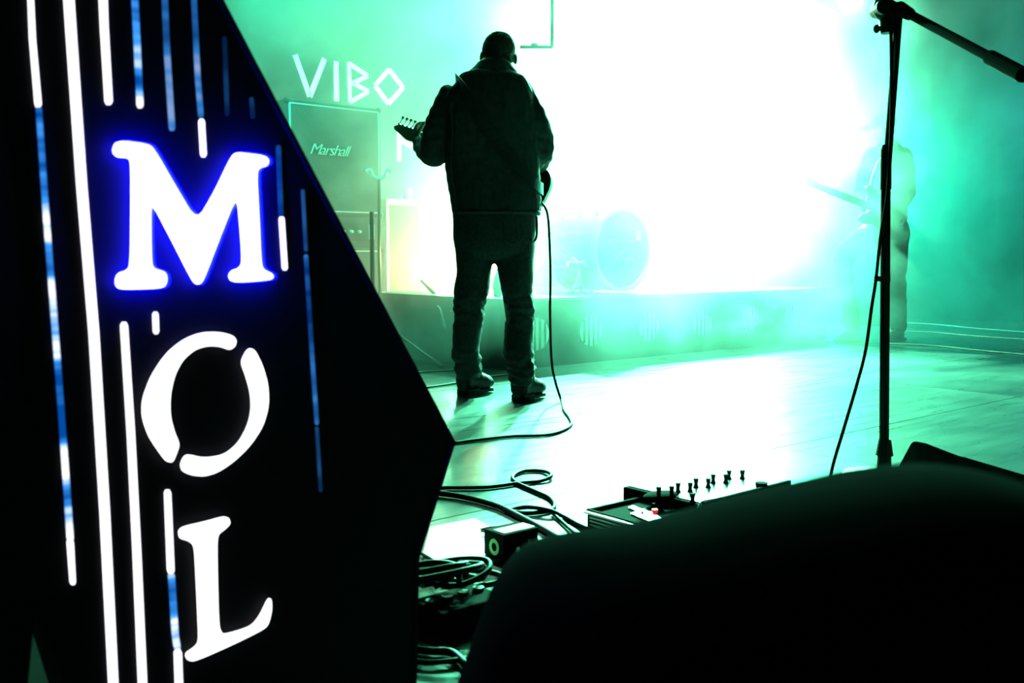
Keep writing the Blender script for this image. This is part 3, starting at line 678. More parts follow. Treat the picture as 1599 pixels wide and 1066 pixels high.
for k in range(3):
    bm = B(); cyl(bm, G(-.08 - .02 * k, -.07 - .012 * k, .02), G(-.08 - .02 * k, -.07 - .012 * k, .034), .010, seg=12); obj('knob', bm, m_black, gt)
# wireless pack cable loop at his hip
bm = B(); tube(bm, [at(838, 338, D - .06), at(838.5, 360, D - .08), at(837, 372, D - .08), at(833, 377, D - .08), at(829.5, 374, D - .12)], .0055, n=6)
obj('strap_tail', bm, m_cable, gt)

m_dark_cloth = mat('black_cotton', (.012, .013, .014), rough=.9, spec=.1)
# --- second guitarist, faint in the haze at stage right
D2 = 8.0
p2 = thing('person', Vector((at(1372, 510, D2).x, D2, 0)), 'hazy figure in a cap and hooded jacket leaning over a guitar, behind the microphone stand', 'person')
bm = B(); h2 = at(1379, 201, D2)
Rk = Matrix.Rotation(.9, 3, 'Z') @ Matrix.Rotation(-.35, 3, 'X')
ball(bm, h2, .088, (.9, 1.1, 1.1), 20, Rk); ball(bm, h2 + Rk @ Vector((0, .035, -.06)), .062, (.9, 1, 1.1), 16, Rk); ball(bm, h2 + Rk @ Vector((0, .11, -.02)), .016, (.8, 1.1, 1.4), 8, Rk)
for s in (-1, 1): ball(bm, h2 + Rk @ Vector((s * .082, 0, -.01)), .022, (.4, .8, 1.2), 8, Rk)
limb(bm, [at(1389, 232, D2), at(1382, 212, D2)], [.06, .055])
rings_loft(bm, ring_px(D2, [(228, 1375, 1405, .07, 0), (240, 1362, 1415, .10, 0), (280, 1360, 1412, .11, 0), (320, 1362, 1408, .10, 0), (350, 1360, 1408, .11, 0)]))
e1, w1 = at(1345, 300, D2 + .1), at(1352, 325, D2 - .15); e2, w2 = at(1418, 300, D2 + .1), at(1405, 330, D2 - .1)
limb(bm, [at(1364, 245, D2), e1], [.05, .04]); limb(bm, [e1, w1], [.04, .028]); limb(bm, [at(1411, 245, D2), e2], [.05, .04]); limb(bm, [e2, w2], [.04, .028])
hand(bm, w1, Vector((.5, -.2, -.3)), Vector((0, .6, -.6)), 1, .8, 1); hand(bm, w2, Vector((.3, -.2, -.8)), Vector((-.9, 0, 0)), 1, .8, -1)
k1, f1 = at(1318, 405, D2 - .05), at(1330, 512, D2); k2, f2 = at(1398, 425, D2), at(1403, 515, D2)
limb(bm, [at(1372, 350, D2), k1, f1], [.085, .058, .038]); limb(bm, [at(1396, 350, D2), k2, f2], [.085, .058, .038])
fuse(bm, 'body', .009, m_skin, p2, 3)
bm = B()
rings_loft(bm, ring_px(D2, [(218, 1378, 1400, .07, 0), (228, 1367, 1406, .11, 0), (240, 1358, 1416, .14, 0), (270, 1354, 1420, .16, 0), (310, 1356, 1416, .16, 0), (345, 1358, 1412, .16, 0)]))
limb(bm, [at(1363, 243, D2), at(1350, 272, D2 + .05), e1], [.07, .062, .06]); limb(bm, [e1, w1], [.06, .045])
limb(bm, [at(1410, 243, D2), at(1417, 272, D2 + .05), e2], [.07, .062, .055]); limb(bm, [e2, w2], [.055, .045])
fuse(bm, 'jacket', .013, m_dark_cloth, p2, 3, gar(0, .01, 9))
bm = B()
rings_loft(bm, ring_px(D2, [(335, 1358, 1412, .14, 0), (362, 1356, 1414, .14, 0), (375, 1358, 1412, .12, 0)]))
limb(bm, [at(1371, 360, D2), k1, f1 + Vector((0, 0, .03))], [.11, .085, .065]); limb(bm, [at(1399, 360, D2), k2, f2 + Vector((0, 0, .03))], [.11, .085, .065])
fuse(bm, 'trousers', .013, m_dark_cloth, p2, 2, gar(0, .008, 12))
for f in (f1, f2):
    bm = B(); q = Vector((f.x, f.y, 0)); dv = Vector((-.6, -.6, 0)).normalized(); limb(bm, [q + Vector((0, 0, .055)), q + dv * .10 + Vector((0, 0, .045)), q + dv * .2 + Vector((0, 0, .035))], [.05, .045, .032]); box(bm, q + dv * .08 + Vector((0, 0, .015)), (.085, .3, .028), Matrix.Rotation(math.atan2(dv.y, dv.x) - math.pi / 2, 3, 'Z')); fuse(bm, 'shoe', .009, m_boot, p2, 2)
bm = B(); ball(bm, h2 + Vector((0, 0, .04)), .097, (.96, 1.05, .95), 20, Rk)
ball(bm, h2 + Rk @ Vector((0, .14, .065)), .075, (.95, .95, .12), 18, Rk); fuse(bm, 'cap', .007, m_dark_cloth, p2, 1)
g2 = at(1376, 330, D2 - .27)
gg = thing('electric_guitar', g2, 'hazy electric guitar held low by the figure in the cap', 'guitar')
ga = Vector((-.86, -.05, .32)).normalized(); gf = Vector((0, -1, 0)); gf = (gf - ga * gf.dot(ga)).normalized(); gq = ga.cross(gf)
def G2(a, b, c=0): return g2 + ga * a + gq * b + gf * c
bm = B(); prism(bm, [G2(a, b, -.02) for a, b in out], gf * .04); obj('guitar_body', bm, m_gb, gg)
bm = B(); prism(bm, [G2(.08, .028, .015), G2(.56, .022, .015), G2(.56, -.022, .015), G2(.08, -.028, .015)], gf * .02); obj('neck', bm, m_neck, gg)
bm = B(); prism(bm, [G2(.555, .022, .01), G2(.60, .04, .01), G2(.69, .03, .01), G2(.68, -.01, .01), G2(.555, -.022, .01)], gf * .015); obj('headstock', bm, m_neck, gg)
bm = B(); sp = [g2 + Vector((-.12, 0, .05)), at(1368, 262, D2 - .17), at(1392, 226, D2 - .05), at(1400, 240, D2 + .17), at(1408, 300, D2 + .18), g2 + Vector((.17, .05, -.02))]
tube(bm, sp, .012, seg=6); obj('strap', bm, m_strap, gg)
# ================================================================= LIT SIGN COLUMN
m_sign = mat('sign_black', (.010, .010, .014), rough=.7, spec=.1)
m_let_w = mat('letter_light', (1, 1, 1), emit=(1, 1, 1), estr=2.2)
m_halo = mat('letter_halo_light', (.1, .2, 1), emit=(.0, .0, 1.0), estr=80)
def strip_mat(name, lo, hi, p0, p1, scale, colhi=(1, 1, 1), collo=(.0, .10, .55)):
    m = bpy.data.materials.new(name); m.use_nodes = True; nt = m.node_tree; b = nt.nodes['Principled BSDF']
    b.inputs['Base Color'].default_value = (.02, .02, .03, 1)
    g = nt.nodes.new('ShaderNodeTexCoord'); mp = nt.nodes.new('ShaderNodeMapping'); mp.inputs['Scale'].default_value = (3, 3, scale)
    nz = nt.nodes.new('ShaderNodeTexNoise'); nz.inputs['Scale'].default_value = 1; nz.inputs['Detail'].default_value = 3; nz.inputs['Roughness'].default_value = .6
    r = nt.nodes.new('ShaderNodeValToRGB'); e = r.color_ramp.elements
    e[0].position = p0; e[0].color = (*collo, 1); e[1].position = p1; e[1].color = (*colhi, 1)
    k = e.new((p0 + p1) / 2); k.color = (.05, .35, 1.0, 1)
    st = nt.nodes.new('ShaderNodeMapRange'); st.inputs['From Min'].default_value = p0; st.inputs['From Max'].default_value = p1; st.inputs['To Min'].default_value = lo; st.inputs['To Max'].default_value = hi
    nt.links.new(g.outputs['Object'], mp.inputs['Vector']); nt.links.new(mp.outputs['Vector'], nz.inputs['Vector'])
    nt.links.new(nz.outputs['Fac'], r.inputs['Fac']); nt.links.new(nz.outputs['Fac'], st.inputs['Value'])
    nt.links.new(r.outputs['Color'], b.inputs['Emission Color']); nt.links.new(st.outputs['Result'], b.inputs['Emission Strength'])
    return m
m_st_white = mat('strip_white', (1, 1, 1), emit=(1, .97, 1), estr=2.0)
m_st_spot = strip_mat('strip_spotted_blue', .7, 1.6, .38, .62, 22)
m_st_mid = strip_mat('strip_blue', .25, .9, .40, .72, 12)
m_st_dim = strip_mat('strip_dim_blue', .03, .45, .42, .75, 6, colhi=(.1, .45, 1))
SA = math.radians(44.0); sd = Vector((math.cos(SA), math.sin(SA), 0)); snrm = Vector((math.sin(SA), -math.cos(SA), 0))   # towards the viewer
SP = at(310, 400, 1.2)
def on_sign(px, py, off=0.0):
    d = ray(px, py); E = Vector((0, 0, EYE)); t = (SP + snrm * off - E).dot(snrm) / d.dot(snrm); return E + d * t
base = on_sign(380, 900); sign = thing('sign_column', Vector((base.x, base.y, 0)), 'tall black angular sign column with lit white letters and vertical light strips', 'sign')
foot = on_sign(640, 1060); 
poly = [(292, -110), (712, 690), (655, 872), (650, 1100)]
L3 = [on_sign(*p) for p in poly]; low_r = on_sign(650, 1100); low_l = on_sign(118, 1100)
L3.append(Vector((low_r.x, low_r.y, .01))); L3.append(Vector((low_l.x, low_l.y, .01))); L3 = L3[:-1] + [on_sign(112, 1400), on_sign(112, 1100), on_sign(58, 925), on_sign(40, 1100), on_sign(40, 1400), on_sign(-260, 1400), on_sign(-260, -110)]
bm = B(); prism(bm, L3, -snrm * .07); obj('panel', bm, m_sign, sign)
# raised frame bars along the right edges
bm = B()
for a, b in ((0, 1), (1, 2), (2, 3)):
    tube(bm, [L3[a] - sd * .006, L3[b] - sd * .006], .004, n=1, smooth=False, seg=6)
obj('edge_trim', bm, m_sign, sign)
def sign_letter(name, polyp, halo=False):
    P = chaikin(polyp, 2)
    bm = B(); prism(bm, [on_sign(*p, off=.004 if not halo else .012) for p in P], snrm * .003); o = obj(name, bm, m_let_w, sign)
    cx = sum(p[0] for p in P) / len(P); cy_ = sum(p[1] for p in P) / len(P)
    bm = B(); prism(bm, [on_sign(*p, off=.0005) for p in P], snrm * (.0035 if not halo else .0115)); obj('letter_return', bm, m_halo if halo else m_sign, o)
    return o
M_ = [(175, 234), (179, 223), (190, 220), (228, 225), (238, 231), (272, 290), (306, 347), (334, 300), (360, 245), (368, 238), (380, 239), (411, 243), (419, 250), (416, 259), (404, 262), (399, 270), (403, 340), (406, 413), (411, 422), (422, 426), (426, 432), (421, 437), (370, 441), (359, 438), (356, 430), (361, 422), (372, 419), (378, 410), (374, 350), (369, 302), (340, 375), (316, 438), (308, 445), (300, 439), (265, 370), (234, 311), (234, 360), (235, 413), (240, 420), (256, 424), (260, 434), (257, 446), (248, 450), (190, 452), (181, 448), (179, 436), (184, 426), (198, 422), (203, 413), (204, 330), (204, 251), (198, 246), (184, 246), (177, 241)]
sign_letter('letter_m', M_, True)
sign_letter('letter_o', [(368, 531), (361, 523), (340, 518), (313, 519), (287, 529), (260, 550), (236, 585), (222, 622), (221, 649), (231, 680), (247, 704), (259, 720), (268, 721), (273, 710), (279, 693), (271, 675), (264, 649), (264, 617), (271, 585), (284, 561), (303, 545), (324, 539), (345, 541), (357, 546), (365, 541)])
o2 = [(391, 543), (384, 547), (375, 565), (383, 585), (391, 614), (392, 641), (386, 665), (372, 691), (350, 710), (318, 715), (293, 709), (286, 713), (281, 725), (284, 735), (297, 741), (318, 743), (340, 736), (366, 718), (390, 694), (409, 665), (418, 633), (417, 601), (409, 572), (398, 549)]
sign_letter('letter_o_half', o2)
sign_letter('letter_l', [(278, 829), (284, 822), (320, 814), (348, 806), (356, 808), (358, 817), (350, 825), (340, 832), (337, 843), (338, 910), (340, 978), (346, 989), (353, 989), (372, 984), (393, 976), (406, 959), (417, 935), (422, 933), (423, 951), (418, 972), (411, 981), (360, 1006), (303, 1031), (292, 1030), (288, 1020), (303, 1010), (310, 1002), (309, 970), (304, 861), (301, 849), (292, 843), (280, 840)])
def strip(pts, wpx, m, name='light_strip', w2=None):
    P = [Vector((x, y)) for x, y in pts]; Lp = []; Rp = []; n_ = len(P)
    S = []
    for i in range(n_ - 1):
        k = max(1, int((P[i + 1] - P[i]).length / 60))
        S += [P[i] + (P[i + 1] - P[i]) * j / k for j in range(k)]
    S.append(P[-1])
    for i, p in enumerate(S):
        t = i / (len(S) - 1); wd = wpx + ((w2 or wpx) - wpx) * t
        Lp.append((p.x - wd / 2, p.y)); Rp.append((p.x + wd / 2, p.y))
    Lp.insert(0, (S[0].x - wpx * .25, S[0].y - wpx * .5)); Rp.insert(0, (S[0].x + wpx * .25, S[0].y - wpx * .5)); e = (w2 or wpx)
    Lp.append((S[-1].x - e * .25, S[-1].y + e * .5)); Rp.append((S[-1].x + e * .25, S[-1].y + e * .5))
    bm = B(); prism(bm, [on_sign(x, y, .0005) for x, y in Lp + Rp[::-1]], snrm * .0022); return obj(name, bm, m, sign)
strip([(44, -80), (50, 60), (59, 163)], 7.5, m_st_white, w2=9.5)
strip([(60, 170), (71, 330), (82, 470), (92, 600), (105, 780), (109, 840)], 8.5, m_st_spot, w2=9.5)
strip([(109, 846), (113, 908)], 9.5, m_st_white, w2=8)
strip([(101, -90), (111, 60), (127, 290), (146, 520), (163, 800), (181, 1160)], 15.5, m_st_white, w2=14)
strip([(157, -90), (162, 40), (169, 158)], 13, m_st_white, w2=11)
strip([(205, -90), (211, 20), (218, 164)], 9.5, m_st_spot)
strip([(253, -90), (260, 80), (268, 200)], 8.5, m_st_mid)
strip([(298, -90), (308, 120), (313, 180)], 7.5, m_st_mid); strip([(314, 190), (317, 241)], 8.5, m_st_white)
strip([(350, 60), (354, 178)], 6, m_st_dim); strip([(392, 155), (394, 182)], 6, m_st_dim)
strip([(434, 230), (438, 335)], 6.5, m_st_mid); strip([(439, 342), (444, 418)], 7.5, m_st_white)
strip([(472, 298), (477, 390)], 4.5, m_st_dim); strip([(477, 400), (487, 560), (494, 660)], 5.5, m_st_mid); strip([(494, 668), (500, 765)], 4.5, m_st_dim)
strip([(193, 508), (204, 680), (213, 860), (226, 1160)], 10.5, m_st_white, w2=13)
strip([(242, 491), (243, 517)], 8, m_st_white)
strip([(261, 769), (266, 890)], 9.5, m_st_white, w2=10); strip([(267, 898), (273, 990), (276, 1010)], 9.5, m_st_spot); strip([(277, 1018), (282, 1160)], 11, m_st_white)
m_blk2 = mat('black_matte', (.006, .006, .006), rough=1, spec=.05)
# ================================================================= MICROPHONE STAND (near)
MD = 3.0
pb = at(1380, 742, MD); pt = at(1386, 20, MD)
st = thing('tall_microphone_stand', Vector((pb.x, pb.y, 0)), 'tall black microphone stand with a boom arm and a cable hanging beside its pole', 'microphone stand')
def on_pole(py): return Vector((pb.x, pb.y, at(1380, py, MD).z))
top = on_pole(14); lean = Vector((at(1385, 14, MD).x - pb.x, 0, 0))
def PL(py, dx=0): q = on_pole(py); f = (q.z) / (top.z); return q + lean * f + Vector((dx, 0, 0))
bm = B(); tube(bm, [Vector((pb.x, pb.y, .02)), PL(285)], .0145, n=1, smooth=False, seg=14); obj('pole', bm, m_metal, st)
bm = B(); tube(bm, [PL(290), top], .0125, n=1, smooth=False, seg=14); obj('inner_pole', bm, m_metal, st)
bm = B(); cyl(bm, PL(296), PL(232), .0165, .0155, 16); cyl(bm, PL(236), PL(226), .014, .012, 16); obj('height_clutch', bm, m_black, st)
bm = B(); cyl(bm, PL(440), PL(430), .0155, seg=14); box(bm, PL(435, -.016), (.03, .014, .016)); obj('cable_clip', bm, m_black, st)
bm = B(); cyl(bm, PL(52), PL(8), .019, .026, 14); ball(bm, PL(12, -.012), .034, (.9, .8, 1.1), 14); cyl(bm, PL(14, -.02) - Vector((0, .03, 0)), PL(14, -.02) + Vector((0, .03, 0)), .022, seg=14); obj('boom_clutch', bm, m_black, st)
bm = B(); cyl(bm, PL(45), PL(45, -.034), .008, seg=8); ball(bm, PL(45, -.030), .010, (1, .7, 1.3), 8); obj('thumb_screw', bm, m_black, st)
bend = at(1597, 117, 2.35); clu = PL(6, .01); bdir = (bend - clu).normalized()
bm = B(); tube(bm, [clu - bdir * .9, clu, bend], .0125, n=1, smooth=False, seg=12); obj('boom_arm', bm, m_blk2, st)
bm = B(); cyl(bm, bend - bdir * .15, bend, .018, .018, 16); ball(bm, bend, .0178, seg=12); obj('counterweight', bm, m_blk2, st)
bm = B(); cyl(bm, clu + bdir * .06, clu + bdir * .13, .021, .017, 14); ball(bm, clu + bdir * .07 - Vector((0, 0, .006)), .020, seg=10); obj('boom_lock', bm, m_blk2, st)
bm = B(); cyl(bm, Vector((pb.x, pb.y, .075)), Vector((pb.x, pb.y, .125)), .026, .018, 14); obj('hub', bm, m_black, st)
c = Vector((pb.x, pb.y, 0))
bm = B(); cyl(bm, c + Vector((0, 0, .001)), c + Vector((0, 0, .016)), .125, .125, 36); cyl(bm, c + Vector((0, 0, .016)), c + Vector((0, 0, .030)), .12, .05, 36); cyl(bm, c + Vector((0, 0, .028)), c + Vector((0, 0, .080)), .022, .020, 16); obj('round_base', bm, m_black, st)
def cable(pts, r, label, name='cable', grp=None, seg=8, n=8):
    bm = B(); tube(bm, pts, r, seg=seg, n=n); return tag(obj(name, bm, m_cable, smooth=True), label, 'cable', grp)
cab = [at(1391, 30, MD - .03), at(1392, 120, MD - .03), at(1391.5, 200, MD - .03), at(1386, 300, MD - .03), at(1375, 370, MD - .02), at(1368, 435, MD - .01), at(1361, 480, MD - .03), at(1352, 545, MD - .05), at(1338, 600, MD - .08), at(1318, 668, MD - .1), at(1301, 725, MD - .1), at(1290, 775, MD - .12), Vector((at(1284, 800, MD - .15).x, MD - .15, .03)), Vector((.98, 2.65, .006)), Vector((1.2, 2.45, .006))]
cable(cab, .0052, 'black microphone cable slipping down from the tall microphone stand', n=6)
# ================================================================= FLOOR CABLES
def fl(*pts, z=.0065): return [on_z(x, y, z) for x, y in pts]
hip = [at(843, 316, D + .05), at(848, 319, D - .02), at(855, 335, D - .05), at(858, 375, D - .06), at(859.5, 430, D - .06), at(859, 490, D - .08), at(861, 560, D - .1), at(867, 595, D - .15)]
cable(hip + fl((877, 627), (881, 641), (889, 652), (892, 662), (880, 671), (852, 679), (800, 681), (760, 685), (712, 691), (640, 702)), .0062, 'long guitar cable hanging from his right hip and curving over the floor')
cable(fl((640, 765), (696, 761.5), (757, 760.5), (810, 754), (845, 750.5)) + [on_z(861, 742, .012)] + fl((849, 735.5), (819, 735), (801, 743), (806, 753), (832, 765), (858, 777), (866, 789), (857, 797), (825, 801), (799, 797)) + [on_z(822, 791.5, .016), on_z(856, 796, .016)] + fl((880, 806), (915, 824)) + [on_z(950, 830, .008), on_z(985, 832, .008)], .0060, 'thin black cable looped twice on the floor towards the mixer')
cable(fl((640, 765), (694, 771), (731, 777), (775, 789), (805, 803), (845, 824), (888, 849), (930, 872), (960, 900), z=.009), .0085, 'thicker black cable running straight from the sign towards the dark foreground')
cable(fl((862, 800), (875, 812), (893, 828), (915, 845), (940, 862)), .0045, 'thin cable branching off the loop just left of the mixer')
cable(fl((620, 588), (659, 581), (711, 578), (757, 573)), .005, 'thin cable passing behind both his heels at the riser foot')
cable(fl((620, 610), (671, 604), (713, 597.5), (759, 589), (795, 584)), .005, 'thin cable running under his boots from the sign')
# stage tape / cables at far right
m_shine = mat('pale_tape', (.6, .65, .62), rough=.25)
for k, (pts, lb) in enumerate((([(1395, 503), (1440, 505), (1468, 507), (1530, 513), (1640, 521)], 'pale cable laid across the far right of the stage floor, farthest of three'),
                  ([(1396, 516), (1460, 519), (1530, 525), (1640, 532)], 'pale cable laid across the far right of the stage floor, middle of three'),
                  ([(1385, 536), (1460, 540), (1530, 547), (1640, 557)], 'pale cable laid across the far right of the stage floor, nearest of three'))):
    bm = B(); tube(bm, fl(*pts, z=.005), .0055, seg=6); tag(obj('stage_cable', bm, m_shine, smooth=True), lb, 'cable', 'pale cables on the far right floor')
# ================================================================= SMALL GEAR ON THE FLOOR
m_glossy = mat('polished_steel', (.9, .92, .92), rough=.22, metal=1)
m_dark = mat('console_black', (.008, .009, .009), rough=.9, spec=.03)
m_glare = mat('glare_white', (.85, .88, .86), rough=.35)  # white base colour stands in for glare on floor plate and console top
m_red = mat('red_button', (.8, .02, .03), rough=.3, emit=(1, .02, .03), estr=.8)
mx = thing('mixing_console', UN(2.11, 1.665, 0), 'flat mixing console with a shining top and rows of small knobs', 'mixer')
bm = B(); ubox(bm, 1.93, 2.30, 1.535, 1.80, .0, .066); obj('case', bm, m_dark, mx, bevel=.003)
bm = B(); ubox(bm, 1.945, 2.285, 1.548, 1.79, .066, .0685); obj('top_plate', bm, m_glare, mx)  # reflected glare put into the white colour
zk = .0685
for zx, zy in ((625, 316), (710, 311), (752, 288), (832, 286), (870, 258), (848, 360), (950, 258), (983, 230), (1065, 229), (1087, 203), (1174, 201), (1010, 300), (1100, 270)):
    if zx in (1010, 1100): continue
    c = on_z(880 + zx / 4.208, 700 + zy / 4.208, zk)
    bm = B(); cyl(bm, c, c + Vector((0, 0, .010)), .0085, .005, 12); cyl(bm, c + Vector((0, 0, .010)), c + Vector((0, 0, .025)), .005, .0078, 12); obj('knob', bm, m_dark, mx)
c = on_z(1189, 761, zk); bm = B(); cyl(bm, c, c + Vector((0, 0, .014)), .015, .0165, 18); obj('volume_dial', bm, m_dark, mx)
for du in ():
    bm = B(); ubox(bm, 1.93 + du, 1.955 + du, 1.528, 1.80, 0.0, .074); obj('end_cheek', bm, m_dark, mx)
bm = B(); ubox(bm, 1.93, 2.30, 1.526, 1.5345, 0.0, .076); obj('front_rail', bm, m_dark, mx)
cb = [on_z(880 + x / 4.208, 700 + y / 4.208, .085) for x, y in ((870, 385), (900, 355), (950, 338), (1020, 330), (1050, 332))]; cb[0].z = .075
bm = B(); tube(bm, cb, .0018, seg=6); cyl(bm, cb[-2], cb[-1] + (cb[-1] - cb[-2]) * .4, .0045, seg=8); tag(obj('patch_lead', bm, m_cable), 'short patch lead with a fat plug arched over the mixing console', 'cable')
cb = [on_z(880 + x / 4.208, 700 + y / 4.208, .080) for x, y in ((1120, 340), (1135, 322), (1160, 316), (1185, 320), (1195, 332))]
bm = B(); tube(bm, cb, .0015, seg=6); tag(obj('patch_lead', bm, m_cable), 'tiny loop of wire standing on the near edge of the mixing console', 'cable')
ef = thing('effects_unit', UN(1.83, 1.6, 0), 'black effects unit with slatted side, white switches and one red button', 'effects unit')
bm = B(); ubox(bm, 1.729, 1.915, 1.47, 1.734, 0.0, .044); obj('case', bm, m_dark, ef, bevel=.003)
bm = B(); ubox(bm, 1.727, 1.735, 1.47, 1.735, .044, .052); ubox(bm, 1.727, 1.92, 1.726, 1.735, .044, .052); obj('rim', bm, m_dark, ef)
for k in range(5):
    z_ = .006 + k * .0088
    bm = B(); ubox(bm, 1.722, 1.729, 1.50 + .012 * (k % 2), 1.718, z_, z_ + .0048); obj('slat', bm, m_glossy, ef)
bm = B(); ubox(bm, 1.716, 1.7285, 1.49, 1.734, .0435, .049); obj('top_rail', bm, m_glossy, ef)
def top_quad(name, pts, m, z0_=.044, h=.004):
    bm = B(); prism(bm, [on_z(880 + x / 4.208, 700 + y / 4.208, z0_ + h) - Vector((0, 0, h)) for x, y in pts], Vector((0, 0, h))); obj(name, bm, m, ef)
top_quad('switch_plate', ((440, 425), (545, 388), (640, 455), (570, 478)), m_glossy)
top_quad('fader_plate', ((425, 385), (455, 372), (530, 405), (505, 420)), m_glossy)
top_quad('foot_switch', ((640, 388), (690, 375), (735, 402), (668, 415)), m_glossy)
c = on_z(880 + 600 / 4.208, 700 + 420 / 4.208, .048); bm = B(); cyl(bm, c, c + Vector((0, 0, .008)), .0075, seg=14); obj('red_button', bm, m_red, ef)
c = on_z(880 + 595 / 4.208, 700 + 392 / 4.208, .048); bm = B(); cyl(bm, c, c + Vector((0, 0, .012)), .006, .0055, 12); obj('dial', bm, m_dark, ef); bm = B(); cyl(bm, c + Vector((0, 0, .012)), c + Vector((0, 0, .014)), .006, seg=12); obj('dial_cap', bm, m_glossy, ef)
c = on_z(880 + 517 / 4.208, 700 + 425 / 4.208, .048); bm = B(); cyl(bm, c, c + Vector((0, 0, .004)), .0035, seg=10); obj('small_knob', bm, m_dark, ef)
# dark pouch lying over the seam of unit and console
bm = B(); c = UN(1.93, 1.665, .066); ball(bm, c, .05, (1.15, .75, .22), 16, RU)
pch = on_z(1050, 785, .07)
tag(obj('cloth_pouch', bm, m_blk2, smooth=True), 'flat dark cloth pouch lying between the effects unit and the console', 'pouch')
# bright plate and power box at the left
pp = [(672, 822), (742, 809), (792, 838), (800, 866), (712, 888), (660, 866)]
bm = B(); prism(bm, [on_z(x, y, .006) - Vector((0, 0, .006)) for x, y in pp], Vector((0, 0, .006))); tag(obj('steel_plate', bm, m_glare), 'flat six-sided metal plate on the floor, glaring white beside the sign', 'plate')
px_ = thing('power_box', UN(1.44, 1.69, .0065), 'small black power box with a faint green ring on its side, on the bright plate', 'power box')
bm = B(); ubox(bm, 1.389, 1.492, 1.652, 1.722, .0068, .065); obj('case', bm, m_dark, px_, bevel=.002)
bm = B(); ubox(bm, 1.398, 1.488, 1.660, 1.700, .065, .0665); obj('lit_top', bm, m_glossy, px_)  # bright added plate stands in for light on the box top
m_gr = mat('green_print', (.05, .45, .05), rough=.5)
bm = B(); cc_ = UN(1.3885, 1.684, .032); ub = UN(-1, 0) ; RR = []
for rr, off in ((.017, .0), (.017, .0012), (.009, .0012), (.009, .0)):
    RR.append([bm.verts.new(cc_ + UN(0, math.cos(2 * math.pi * k / 20) * rr) + Vector((0, 0, math.sin(2 * math.pi * k / 20) * rr * 1.1)) + UN(-off, 0)) for k in range(20)])
for a in range(4):
    for k in range(20): bm.faces.new((RR[a][k], RR[a][(k + 1) % 20], RR[(a + 1) % 4][(k + 1) % 20], RR[(a + 1) % 4][k]))
obj('ring_print', bm, m_gr, px_)
for k in range(2):
    c = UN(1.42 + .035 * k, 1.6515, .03 + .01 * k); bm = B(); cyl(bm, c, c - UN(0, .012), .006, seg=12); obj('socket', bm, m_chrome, px_)
a = on_z(763, 826, .02); b = on_z(803, 822, .02); bm = B(); cyl(bm, a, b, .010, seg=10); cyl(bm, a - (b - a).normalized() * .02, a, .006, .010, 10); tag(obj('plug', bm, m_black), 'black plug lying behind the small power box', 'plug')
# tangle of black cables and a stage box in the dark corner
sb_c = on_z(700, 960)
sb = thing('stage_box', Vector((-.10, 1.815, 0)), 'dark stage box under the cable tangle in the gloom right of the sign', 'stage box')
bm = B(); box(bm, (-.10, 1.815, .022), (.15, .10, .044), RU); obj('case', bm, m_dark, sb, bevel=.004)
for k in range(4):
    bm = B(); c = Vector((-.115 + .032 * k * CU + .01, 1.80 + .032 * k * SU + .02, .0701)); c = Vector((-.10, 1.815, .044)) + UN(-.055 + .037 * k, .01); cyl(bm, c, c + Vector((0, 0, .006)), .011, seg=14); obj('socket', bm, m_black, sb)
rnd = random.Random(11)
tl = ['tangled black cable spilling from the stage box, ' + s for s in ('looped nearest the bright plate', 'draped over its sockets', 'sagging towards the sign', 'coiled on the floor before it', 'snaking along its near edge', 'arched highest of the tangle', 'trailing to the dark foreground')]
for k in range(7):
    c = on_z(690 + rnd.uniform(-25, 45), 918 + 9 * k, .0); pts = []
    rr = rnd.uniform(.035, .07)
    for j in range(9):
        a = j * .95 + k; pts.append(Vector((c.x + rr * math.cos(a) * (1 + .1 * j) * .9, c.y + rr * .8 * math.sin(a), .012 + .0025 * j + (.038 + .01 * math.sin(j * 1.3 + k) if abs(c.y + rr * .8 * math.sin(a) - 1.815) < .1 else 0) + .006 * k)))
    cable(pts, .006, tl[k], n=5)
cable([on_z(655, 862, .006), on_z(672, 872, .02), on_z(690, 884, .03), on_z(716, 892, .03), on_z(735, 905, .02)], .004, 'thin wire crossing the near edge of the bright plate', n=6)
cable(fl((640, 1012), (672, 1016), (704, 1018), (730, 1040), z=.008), .007, 'black cable on the lit floor patch beside the sign foot, upper one')
cable(fl((640, 1030), (668, 1034), (700, 1032), (728, 1028), z=.008), .005, 'black cable on the lit floor patch beside the sign foot, lower one')
# ---------------------------------------------------------------- floor wedge monitor at right
WM = at(1425, 687, 2.4); wu = CU * WM.x + SU * WM.y; wn = -SU * WM.x + CU * WM.y
wm = thing('stage_monitor', Vector((WM.x + .2, WM.y - .1, 0)), 'black wedge-shaped stage monitor on the floor at the right edge', 'monitor speaker')
m_wedge = mat('wedge_black', (.0012, .0012, .0012), rough=1, spec=.0)
WA = Vector((.93, -.37, 0)); WE = Vector((-.37, -.93, 0))
def WP(a, e, z): return Vector((WM.x, WM.y, z)) + WA * a + WE * e
bm = B(); prism(bm, [WP(a, 0, z) for a, z in [(-.08, 0), (-.042, .14), (0, WM.z), (.03, WM.z - .004), (.10, .205), (.26, .165), (.50, .12), (.50, 0)]], WE * .42); obj('cabinet', bm, m_wedge, wm, bevel=.008)
bm = B(); prism(bm, [WP(a, .03, z) for a, z in ((.11, .200), (.25, .166), (.25, .172), (.11, .207))], WE * .36); obj('grille', bm, m_wedge, wm)
for k in (.03, .36):
    bm = B(); box(bm, WP(-.02, k, .003), (.03, .03, .006)); obj('rubber_foot', bm, m_black, wm)
m_cover = mat('black_felt', (.012, .012, .012), rough=1.0, spec=.0)
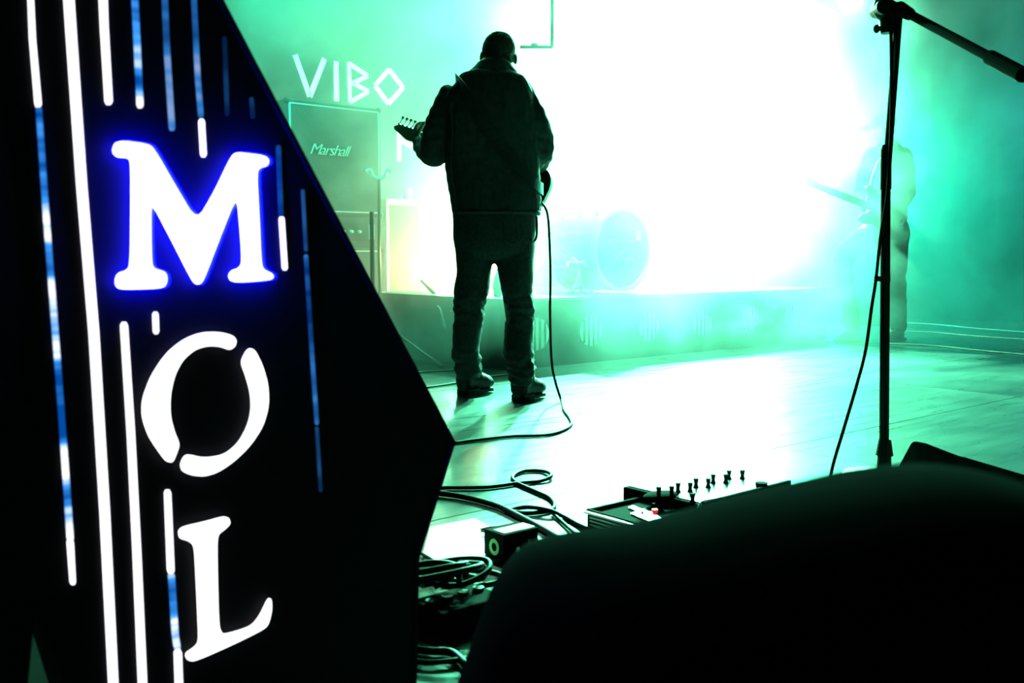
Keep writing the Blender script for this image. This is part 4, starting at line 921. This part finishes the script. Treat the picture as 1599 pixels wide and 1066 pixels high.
# ---------------------------------------------------------------- dark padded foreground monitor under a cover
crest = [(640, 1300, .80), (700, 1120, .76), (742, 1000, .72), (775, 920, .70), (822, 868, .68), (880, 850, .64), (940, 842, .60), (1010, 832, .57), (1090, 814, .55), (1180, 789, .53), (1290, 765, .51), (1390, 743, .50), (1470, 736, .49), (1540, 742, .48), (1620, 760, .48), (1760, 810, .48), (1900, 900, .48)]
bm = B(); rows = []
cv = thing('covered_monitor', Vector((.25, .6, 0)), 'big dark rounded cover over a stage monitor filling the near lower right', 'monitor speaker')
Pc = spline([at(x, y, d) for x, y, d in crest], 4)
for p in Pc:
    z = max(p.z, .06); r = []
    dy = .13
    for k in range(13):                       # back foot, over the crest, front foot
        a = math.pi * k / 12; cy_, sz = math.cos(a), math.sin(a)
        yy = p.y + (cy_ * dy if cy_ > 0 else cy_ * .12) * (1 if abs(cy_) < .99 else 1); zz = z - .10 * (1 - sz ** .8)
        r.append(Vector((p.x, yy, max(.01, zz))))
    r.insert(0, Vector((p.x, p.y + dy, .0))); r.append(Vector((p.x, p.y - .12, .0))); rows.append(r)
rings_loft(bm, rows); obj('cover', bm, m_cover, cv, smooth=True)
bm = B(); tube(bm, [r[0] + Vector((0, .004, .012)) for r in rows], .008, n=1, seg=6, smooth=False); obj('hem_cord', bm, m_black, cv)
# ---------------------------------------------------------------- lamp housings hung from the ceiling
m_lens = mat('lamp_lens', (.8, 1, .95), emit=(.7, 1.0, .92), estr=60)
def head(c, aim, label, s=1.0):
    c = Vector(c); t = thing('stage_spotlight', c, label, 'stage lamp', 'spotlights over the stage'); d = (Vector(aim) - c).normalized()
    a = c - d * .06
    bm = B(); cyl(bm, a - d * .26 * s, a - d * .16 * s, .06 * s, .10 * s, 20); cyl(bm, a - d * .16 * s, a + d * .0 * s, .10 * s, .115 * s, 20); obj('housing', bm, m_black, t)
    bm = B(); cyl(bm, a + d * .001 * s, a + d * .008 * s, .10 * s, seg=24); obj('lens', bm, m_lens, t)
    sd_ = d.cross(Vector((0, 0, 1))).normalized(); m_ = a - d * .12 * s
    bm = B(); tube(bm, [m_ + sd_ * .13 * s, m_ + sd_ * .13 * s + Vector((0, 0, .2 * s)), m_ - sd_ * .13 * s + Vector((0, 0, .2 * s)), m_ - sd_ * .13 * s], .010, n=1, smooth=False); obj('yoke', bm, m_metal, t)
    bm = B(); tube(bm, [m_ + Vector((0, 0, .2 * s)), Vector((m_.x, m_.y, HTOP))], .016, n=1, smooth=False); obj('hanging_rod', bm, m_metal, t)
for c, aim, lb in HEADS: head(c, aim, lb)
